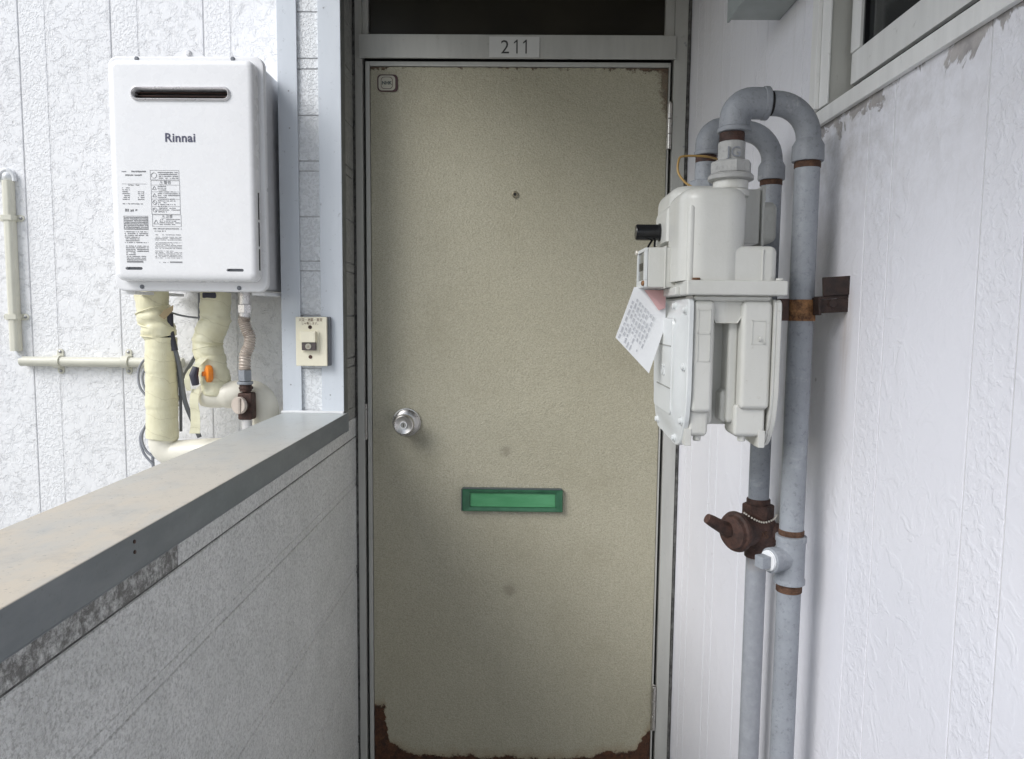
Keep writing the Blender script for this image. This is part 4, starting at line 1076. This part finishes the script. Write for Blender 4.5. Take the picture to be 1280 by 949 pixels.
# clamp + wall bracket
t = thing('pipe_clamp', 'rusty strap clamp round the tall gas pipe beside the meter', 'clamp', (0.371, 1.0, 1.30))
bm = B(); lathe(bm, [(0.0163, 0), (0.0182, 0.0002), (0.0182, 0.0275), (0.0163, 0.028)], (0.3710, 1.0, 1.2995), (0, 0, 1), 28); obj('strap', bm, 'rust_orange', t)
bm = B(); bx(bm, 0.3395, 0.3530, 0.9930, 1.0090, 1.2995, 1.3285, 0.001); obj('strap_tail', bm, 'rust_dark', t)
t = thing('wall_bracket', 'dark rusted angle bracket sticking out of the white siding behind the gas pipe', 'bracket', (0.42, 0.97, 1.30))
bm = B(); b2 = B(); bx(b2, -0.0330, 0.0060, -0.0020, 0.0020, 0.0, 0.0240, 0.0008); merge(bm, b2, Matrix.Translation((0.4200, 0.9700, 1.3340)) @ Matrix.Rotation(rad(-4), 4, 'Y'))
obj('angle_leg', bm, 'rust_black', t)
bm = B(); b2 = B(); bx(b2, -0.0360, 0.0040, -0.0020, 0.0280, 0.0, 0.0040, 0.0008); bx(b2, -0.0400, -0.0362, -0.0060, 0.0200, -0.0200, 0.0030, 0.0008); bx(b2, -0.0360, 0.0, -0.0020, 0.0010, -0.0180, -0.0002, 0.0008)
merge(bm, b2, Matrix.Translation((0.4200, 0.9720, 1.3300)) @ Matrix.Rotation(rad(-4), 4, 'Y'))
obj('angle_foot', bm, 'rust_black', t)
bm = B(); hexa(bm, (0.3980, 0.9690, 1.3220), 0.0050, 0, 0.005, 6, 0.0006, axis=(0, -1, 0)); obj('bolt', bm, 'rust_black', t)

# ------------------------------------------------------------------ gas meter
g = thing('gas_meter', 'off white domestic gas meter hanging from the grey pipes right of the door', 'gas meter', (0.262, 1.04, 1.14))
MP = 'meter_paint'
# lower measuring chamber: core, two columns, recess
bm = B()
bx(bm, 0.2125, 0.3155, 0.9780, 1.1450, 1.1620, 1.3300, 0.004)
core = obj('chamber_core', bm, MP, g)
def column(x0, x1, y0, z0, z1, nm, r=0.006, ybk=0.985):
    bm = B(); p = rrect(x0, x1, y0, ybk, r, 6)
    loft(bm, [(z0, inset_poly(p, 0.004)), (z0 + 0.003, inset_poly(p, 0.001)), (z0 + 0.006, p), (z1, p), (z1 + 0.004, inset_poly(p, 0.002)), (z1 + 0.006, inset_poly(p, 0.005))], 'z')
    return obj(nm, bm, MP, g, 50)
column(0.2130, 0.2400, 0.9320, 1.1830, 1.3180, 'bellows_column')
column(0.2740, 0.3120, 0.9320, 1.1880, 1.3180, 'bellows_column')
column(0.2130, 0.2370, 0.9390, 1.1520, 1.1830, 'column_foot', 0.004)
column(0.2700, 0.3090, 0.9390, 1.1520, 1.1880, 'column_foot', 0.004)
column(0.2360, 0.2440, 0.9480, 1.1660, 1.3100, 'rib', 0.003)
column(0.2620, 0.2745, 0.9480, 1.1680, 1.3080, 'rib', 0.004)
column(0.2560, 0.2660, 0.9560, 1.1680, 1.2050, 'rib', 0.004)
bm = B(); p = rrect(0.2130, 0.3130, 0.9330, 0.9900, 0.005, 4)
p2 = [(0.213, 1.3300), (0.213, 1.3200), (0.232, 1.3130), (0.240, 1.3020), (0.2430, 1.2960), (0.2700, 1.2960), (0.276, 1.306), (0.284, 1.3150), (0.312, 1.3200), (0.312, 1.3300)]
loft(bm, [(0.9410, inset_poly(p2, 0.0012)), (0.9390, p2), (0.9780, p2)][::1], 'y'); obj('arch', bm, MP, g, 40)
column(0.2140, 0.3110, 0.9345, 1.3225, 1.3260, 'top_ledge', 0.005)
for (x, z0) in ((0.2080, 1.1400), (0.3010, 1.1385)):
    box('foot', x, x + 0.0085, 0.9380, 0.9560, z0, z0 + 0.022, MP, g, bev=0.001)
for x in (0.226, 0.283):
    bm = B(); rod(bm, (x, 0.9500, 1.1450), (0, 0, 1), 0.0050, 0.010, 12, 0.001); obj('drain_stub', bm, MP, g)
# raised frames cast on the columns
for (x0, x1, z0, z1) in ((0.2190, 0.2345, 1.2480, 1.2830), (0.2860, 0.3030, 1.2700, 1.3000), (0.2190, 0.2345, 1.2830, 1.3130)):
    bm = B()
    for q in ((x0, x1, z0, z0 + 0.0008), (x0, x1, z1 - 0.0008, z1), (x0, x0 + 0.0008, z0, z1), (x1 - 0.0008, x1, z0, z1)): bx(bm, q[0], q[1], 0.9313, 0.9322, q[2], q[3])
    obj('cast_frame', bm, MP, g)
text('cast_letters', '10 E', 0.0085, MP, g, (0.2950, 0.9320, 1.2740), rot=(90, 90, 0), extrude=0.0006)
# side covers
OUT = [(0.9290, 1.3260), (0.9290, 1.2050), (0.9360, 1.1720), (0.9560, 1.1400), (0.9840, 1.1320), (1.1210, 1.1390), (1.1440, 1.1600), (1.1560, 1.2000), (1.1560, 1.3080), (1.1380, 1.3260)]
OUT = round_poly(OUT, 0.010, 3)
bm = B()
loft(bm, [(0.2125, OUT), (0.2075, OUT), (0.2062, inset_poly(OUT, 0.0012)), (0.2062, shrink(OUT, 0.0120)), (0.2020, shrink(OUT, 0.0240)), (0.1985, shrink(OUT, 0.0380)), (0.1978, shrink(OUT, 0.0440))], 'x')
cv = obj('side_cover', bm, 'meter_cover_paint', g, 40)
bm = B(); pn = rrect(0.9800, 1.1050, 1.1720, 1.3020, 0.010, 4)
loft(bm, [(0.2000, pn), (0.1972, inset_poly(pn, 0.0015)), (0.1966, inset_poly(pn, 0.0035)), (0.1974, inset_poly(pn, 0.0065))], 'x'); obj('cover_panel', bm, 'meter_cover_paint', cv, 40)
for (y, z) in ((0.9440, 1.3120), (0.9440, 1.2400), (0.9500, 1.1700), (0.9900, 1.1420), (1.1150, 1.1500), (1.1440, 1.2400), (1.1380, 1.3120), (1.0100, 1.3180), (1.0800, 1.3180)):
    bm = B(); lathe(bm, [(0.0062, 0), (0.0062, 0.0012), (0.0042, 0.0016), (0.0040, 0.0042), (0.0025, 0.0050), (0, 0.0050)], (0.2064, y, z), (-1, 0, 0), 12); obj('cover_bolt', bm, 'meter_cover_paint', cv)
bm = B()
for (z, a, b) in ((1.2640, 0.985, 1.10), (1.2080, 0.985, 1.08)): bx(bm, 0.1962, 0.1975, a, b, z, z + 0.0012)
obj('cover_line', bm, 'meter_dark', cv)
text('cover_letters', 'DS', 0.022, 'meter_cover_paint', cv, (0.1974, 1.040, 1.2220), rot=(90, 0, -90), extrude=0.0008)
bm = B()
loft(bm, [(0.3125, OUT), (0.3145, OUT), (0.3150, inset_poly(OUT, 0.001)), (0.3158, inset_poly(OUT, 0.001)), (0.3163, OUT), (0.3205, OUT), (0.3218, inset_poly(OUT, 0.0015)), (0.3218, shrink(OUT, 0.012)), (0.3290, shrink(OUT, 0.034))], 'x')
obj('rear_cover', bm, MP, g, 30)
bm = B(); bx(bm, 0.2020, 0.3260, 0.9230, 1.1600, 1.3305, 1.3488, 0.0025, 3); bx(bm, 0.1960, 0.2030, 0.9650, 1.1600, 1.3310, 1.3420, 0.002)
obj('joint_flange', bm, MP, g)
for (x, y, mt) in ((0.2150, 0.9290, 'rust_orange'), (0.3180, 0.9290, MP), (0.2150, 1.15, MP)):
    bm = B(); rod(bm, (x, y + 0.003, 1.3489), (0, 0, 1), 0.0048, 0.0030, 12, 0.0006); obj('flange_bolt', bm, mt, g)
# upper housing
def housing(nm, x0, x1, y0, y1, z0, z1, r, dome=0.012, mt=MP):
    bm = B(); p = rrect(x0, x1, y0, y1, r, 8); R_ = []
    R_.append((z0, p)); R_.append((z1 - dome, p))
    for i in range(1, 6):
        a = rad(90 * i / 5); R_.append((z1 - dome + dome * math.sin(a), inset_poly(p, dome * (1 - math.cos(a)) * 0.9)))
    loft(bm, R_, 'z'); return obj(nm, bm, mt, g, 50)
housing('shoulder_housing', 0.2070, 0.3160, 0.9340, 1.1500, 1.3489, 1.3920, 0.010, 0.009)
housing('port_tower', 0.1960, 0.2800, 0.9310, 1.0450, 1.3489, 1.4640, 0.030, 0.016)
housing('port_tower', 0.2080, 0.3080, 1.0600, 1.1980, 1.3489, 1.4880, 0.030, 0.018)
housing('side_stub', 0.1990, 0.2400, 1.0460, 1.1450, 1.4080, 1.4600, 0.012, 0.014)
bm = B(); bx(bm, 0.2955, 0.2975, 0.9325, 0.9345, 1.3490, 1.3880, 0.0006); obj('seam', bm, MP, g)
bm = B(); tube(bm, [(0.2085, 0.9390, 1.3489), (0.2085, 0.9390, 1.4380), (0.2110, 0.9450, 1.4480)], [0.0050, 0.0050, 0.002], 12); obj('tower_rib', bm, MP, g, 60)
box('side_box', 0.2700, 0.3245, 1.0380, 1.1150, 1.4040, 1.4780, MP, g, bev=0.003)
box('side_plate', 0.3248, 0.3290, 1.0330, 1.1200, 1.4010, 1.4820, MP, g, bev=0.001)
bm = B(); p = rrect(1.0400, 1.1100, 1.4060, 1.4620, 0.010, 5)
loft(bm, [(0.3292, p), (0.3420, p), (0.3470, inset_poly(p, 0.003)), (0.3490, inset_poly(p, 0.007))], 'x'); sb = obj('side_cap', bm, MP, g, 50)
bm = B(); lathe(bm, [(0.0048, 0), (0.0048, 0.0008), (0.0036, 0.0008), (0.0034, 0.0002), (0, 0.0002)], (0.3385, 1.0400, 1.4400), (0, -1, 0), 16); obj('cap_emboss', bm, MP, sb)
for (x, y, z0) in ((0.2715, 1.0, 1.4600), (0.2815, 1.18, 1.4840)):
    bm = B(); rod(bm, (x, y, z0), (0, 0, 1), 0.0240, 0.0100, 28, 0.002); rod(bm, (x, y, z0 + 0.0098), (0, 0, 1), 0.0225, 0.0120, 28, 0.001); obj('port_neck', bm, MP, g, 50)
# counter box
bm = B(); bx(bm, 0.1660, 0.2050, 1.0000, 1.0700, 1.3420, 1.3950, 0.0018); cb = obj('counter_box', bm, MP, g)
bm = B(); bx(bm, 0.1880, 0.1900, 0.9988, 1.0712, 1.3405, 1.3965, 0.0006); obj('counter_seam', bm, MP, cb)
bm = B()
for q in ((1.000, 1.0700, 1.3900, 1.3945), (1.000, 1.0700, 1.3425, 1.3520), (1.000, 1.0110, 1.3521, 1.3899), (1.0620, 1.0700, 1.3521, 1.3899)): bx(bm, 0.1620, 0.1659, q[0], q[1], q[2], q[3], 0.0006)
obj('window_bezel', bm, 'meter_cover_paint', cb)
box('counter_window', 0.1638, 0.1658, 1.0112, 1.0618, 1.3522, 1.3898, 'lens_glass', cb)
bm = B()
for i in range(5): bx(bm, 0.1632, 0.1637, 1.018 + i * 0.008, 1.0235 + i * 0.008, 1.3660, 1.3760)
obj('counter_digits', bm, 'black_plastic', cb)
for (y, z, mt) in ((1.0050, 1.3475, 'rust_orange'), (1.066, 1.3925, 'bead_metal')):
    bm = B(); rod(bm, (0.1622, y, z), (-1, -0.3, 0), 0.0036, 0.0030, 12, 0.0006); obj('seal_screw', bm, mt, cb)
bm = B(); lathe(bm, [(0.0100, 0), (0.0116, 0.0015), (0.0116, 0.0340), (0.0100, 0.0360), (0.0070, 0.0360)], (0.1995, 1.10, 1.4250), (-1, 0, 0), 24); lathe(bm, [(0.0130, 0), (0.0130, 0.003)], (0.2000, 1.10, 1.4250), (-1, 0, 0), 24); bk = obj('port_cap', bm, 'black_plastic', g, 40)
bm = B(); tube(bm, curve_pts([(0.188, 1.10, 1.414), (0.182, 1.095, 1.405), (0.178, 1.09, 1.396)], 5), 0.0016, 6); tube(bm, curve_pts([(0.192, 1.10, 1.414), (0.191, 1.095, 1.404), (0.192, 1.09, 1.396)], 5), 0.0016, 6); obj('lead_wire', bm, 'black_plastic', bk)
bm = B(); tube(bm, curve_pts([(0.292, 1.150, 1.540), (0.270, 1.135, 1.541), (0.236, 1.130, 1.540), (0.228, 1.125, 1.532), (0.2270, 1.120, 1.515), (0.236, 1.115, 1.500), (0.246, 1.110, 1.492)], 8), 0.0017, 8); obj('bonding_wire', bm, 'yellow_wire', g, 80)

# hanging paper tag
t = thing('meter_tag', 'crooked white paper tag with faint print hanging under the meter counter', 'tag', (0.165, 1.045, 1.34))
def sheet(nm, pts, mt, parent, th=0.0006):
    bm = B(); vs = [bm.verts.new(q) for q in pts] + [bm.verts.new((q[0], q[1] + th, q[2])) for q in pts]; n = len(pts)
    bm.faces.new(vs[:n]); bm.faces.new(vs[n:][::-1])
    for i in range(n): bm.faces.new((vs[i], vs[n + i], vs[n + (i + 1) % n], vs[(i + 1) % n]))
    return obj(nm, bm, mt, parent, 0)
tp = sheet('paper', [(0.1560, 1.050, 1.3440), (0.1310, 1.046, 1.2735), (0.1780, 1.040, 1.2240), (0.2000, 1.046, 1.2900), (0.2010, 1.050, 1.3440)], 'paper_tag', t)
A = Vector((0.1560, 1.0496, 1.3400)); U = (Vector((0.1310, 1.0456, 1.2735)) - A); W = Vector((0.0400, -0.004, -0.0430))
bm = B(); e1 = U.normalized(); e2 = W.normalized()
for r in range(8):
    s = 0.08
    while s < 0.88:
        ln = random.uniform(0.04, 0.12)
        if random.random() < 0.85:
            p = A + e2 * (0.0035 + r * 0.0056) + U * s; q = p + U * ln; wv = e2 * 0.0017
            off = Vector((0, -0.0006, 0))
            vs = [bm.verts.new(v_ + off) for v_ in (p, q, q + wv, p + wv)]
            bm.faces.new(vs)
        s += ln + 0.03
o = obj('print_rows', bm, 'paper_ink', tp, 0)
sheet('pink_slip', [(0.1700, 1.0470, 1.3400), (0.1900, 1.0440, 1.3120), (0.1990, 1.0440, 1.3150), (0.1995, 1.0450, 1.3400)], 'pink_paper', t)
print('objects', len(bpy.data.objects))
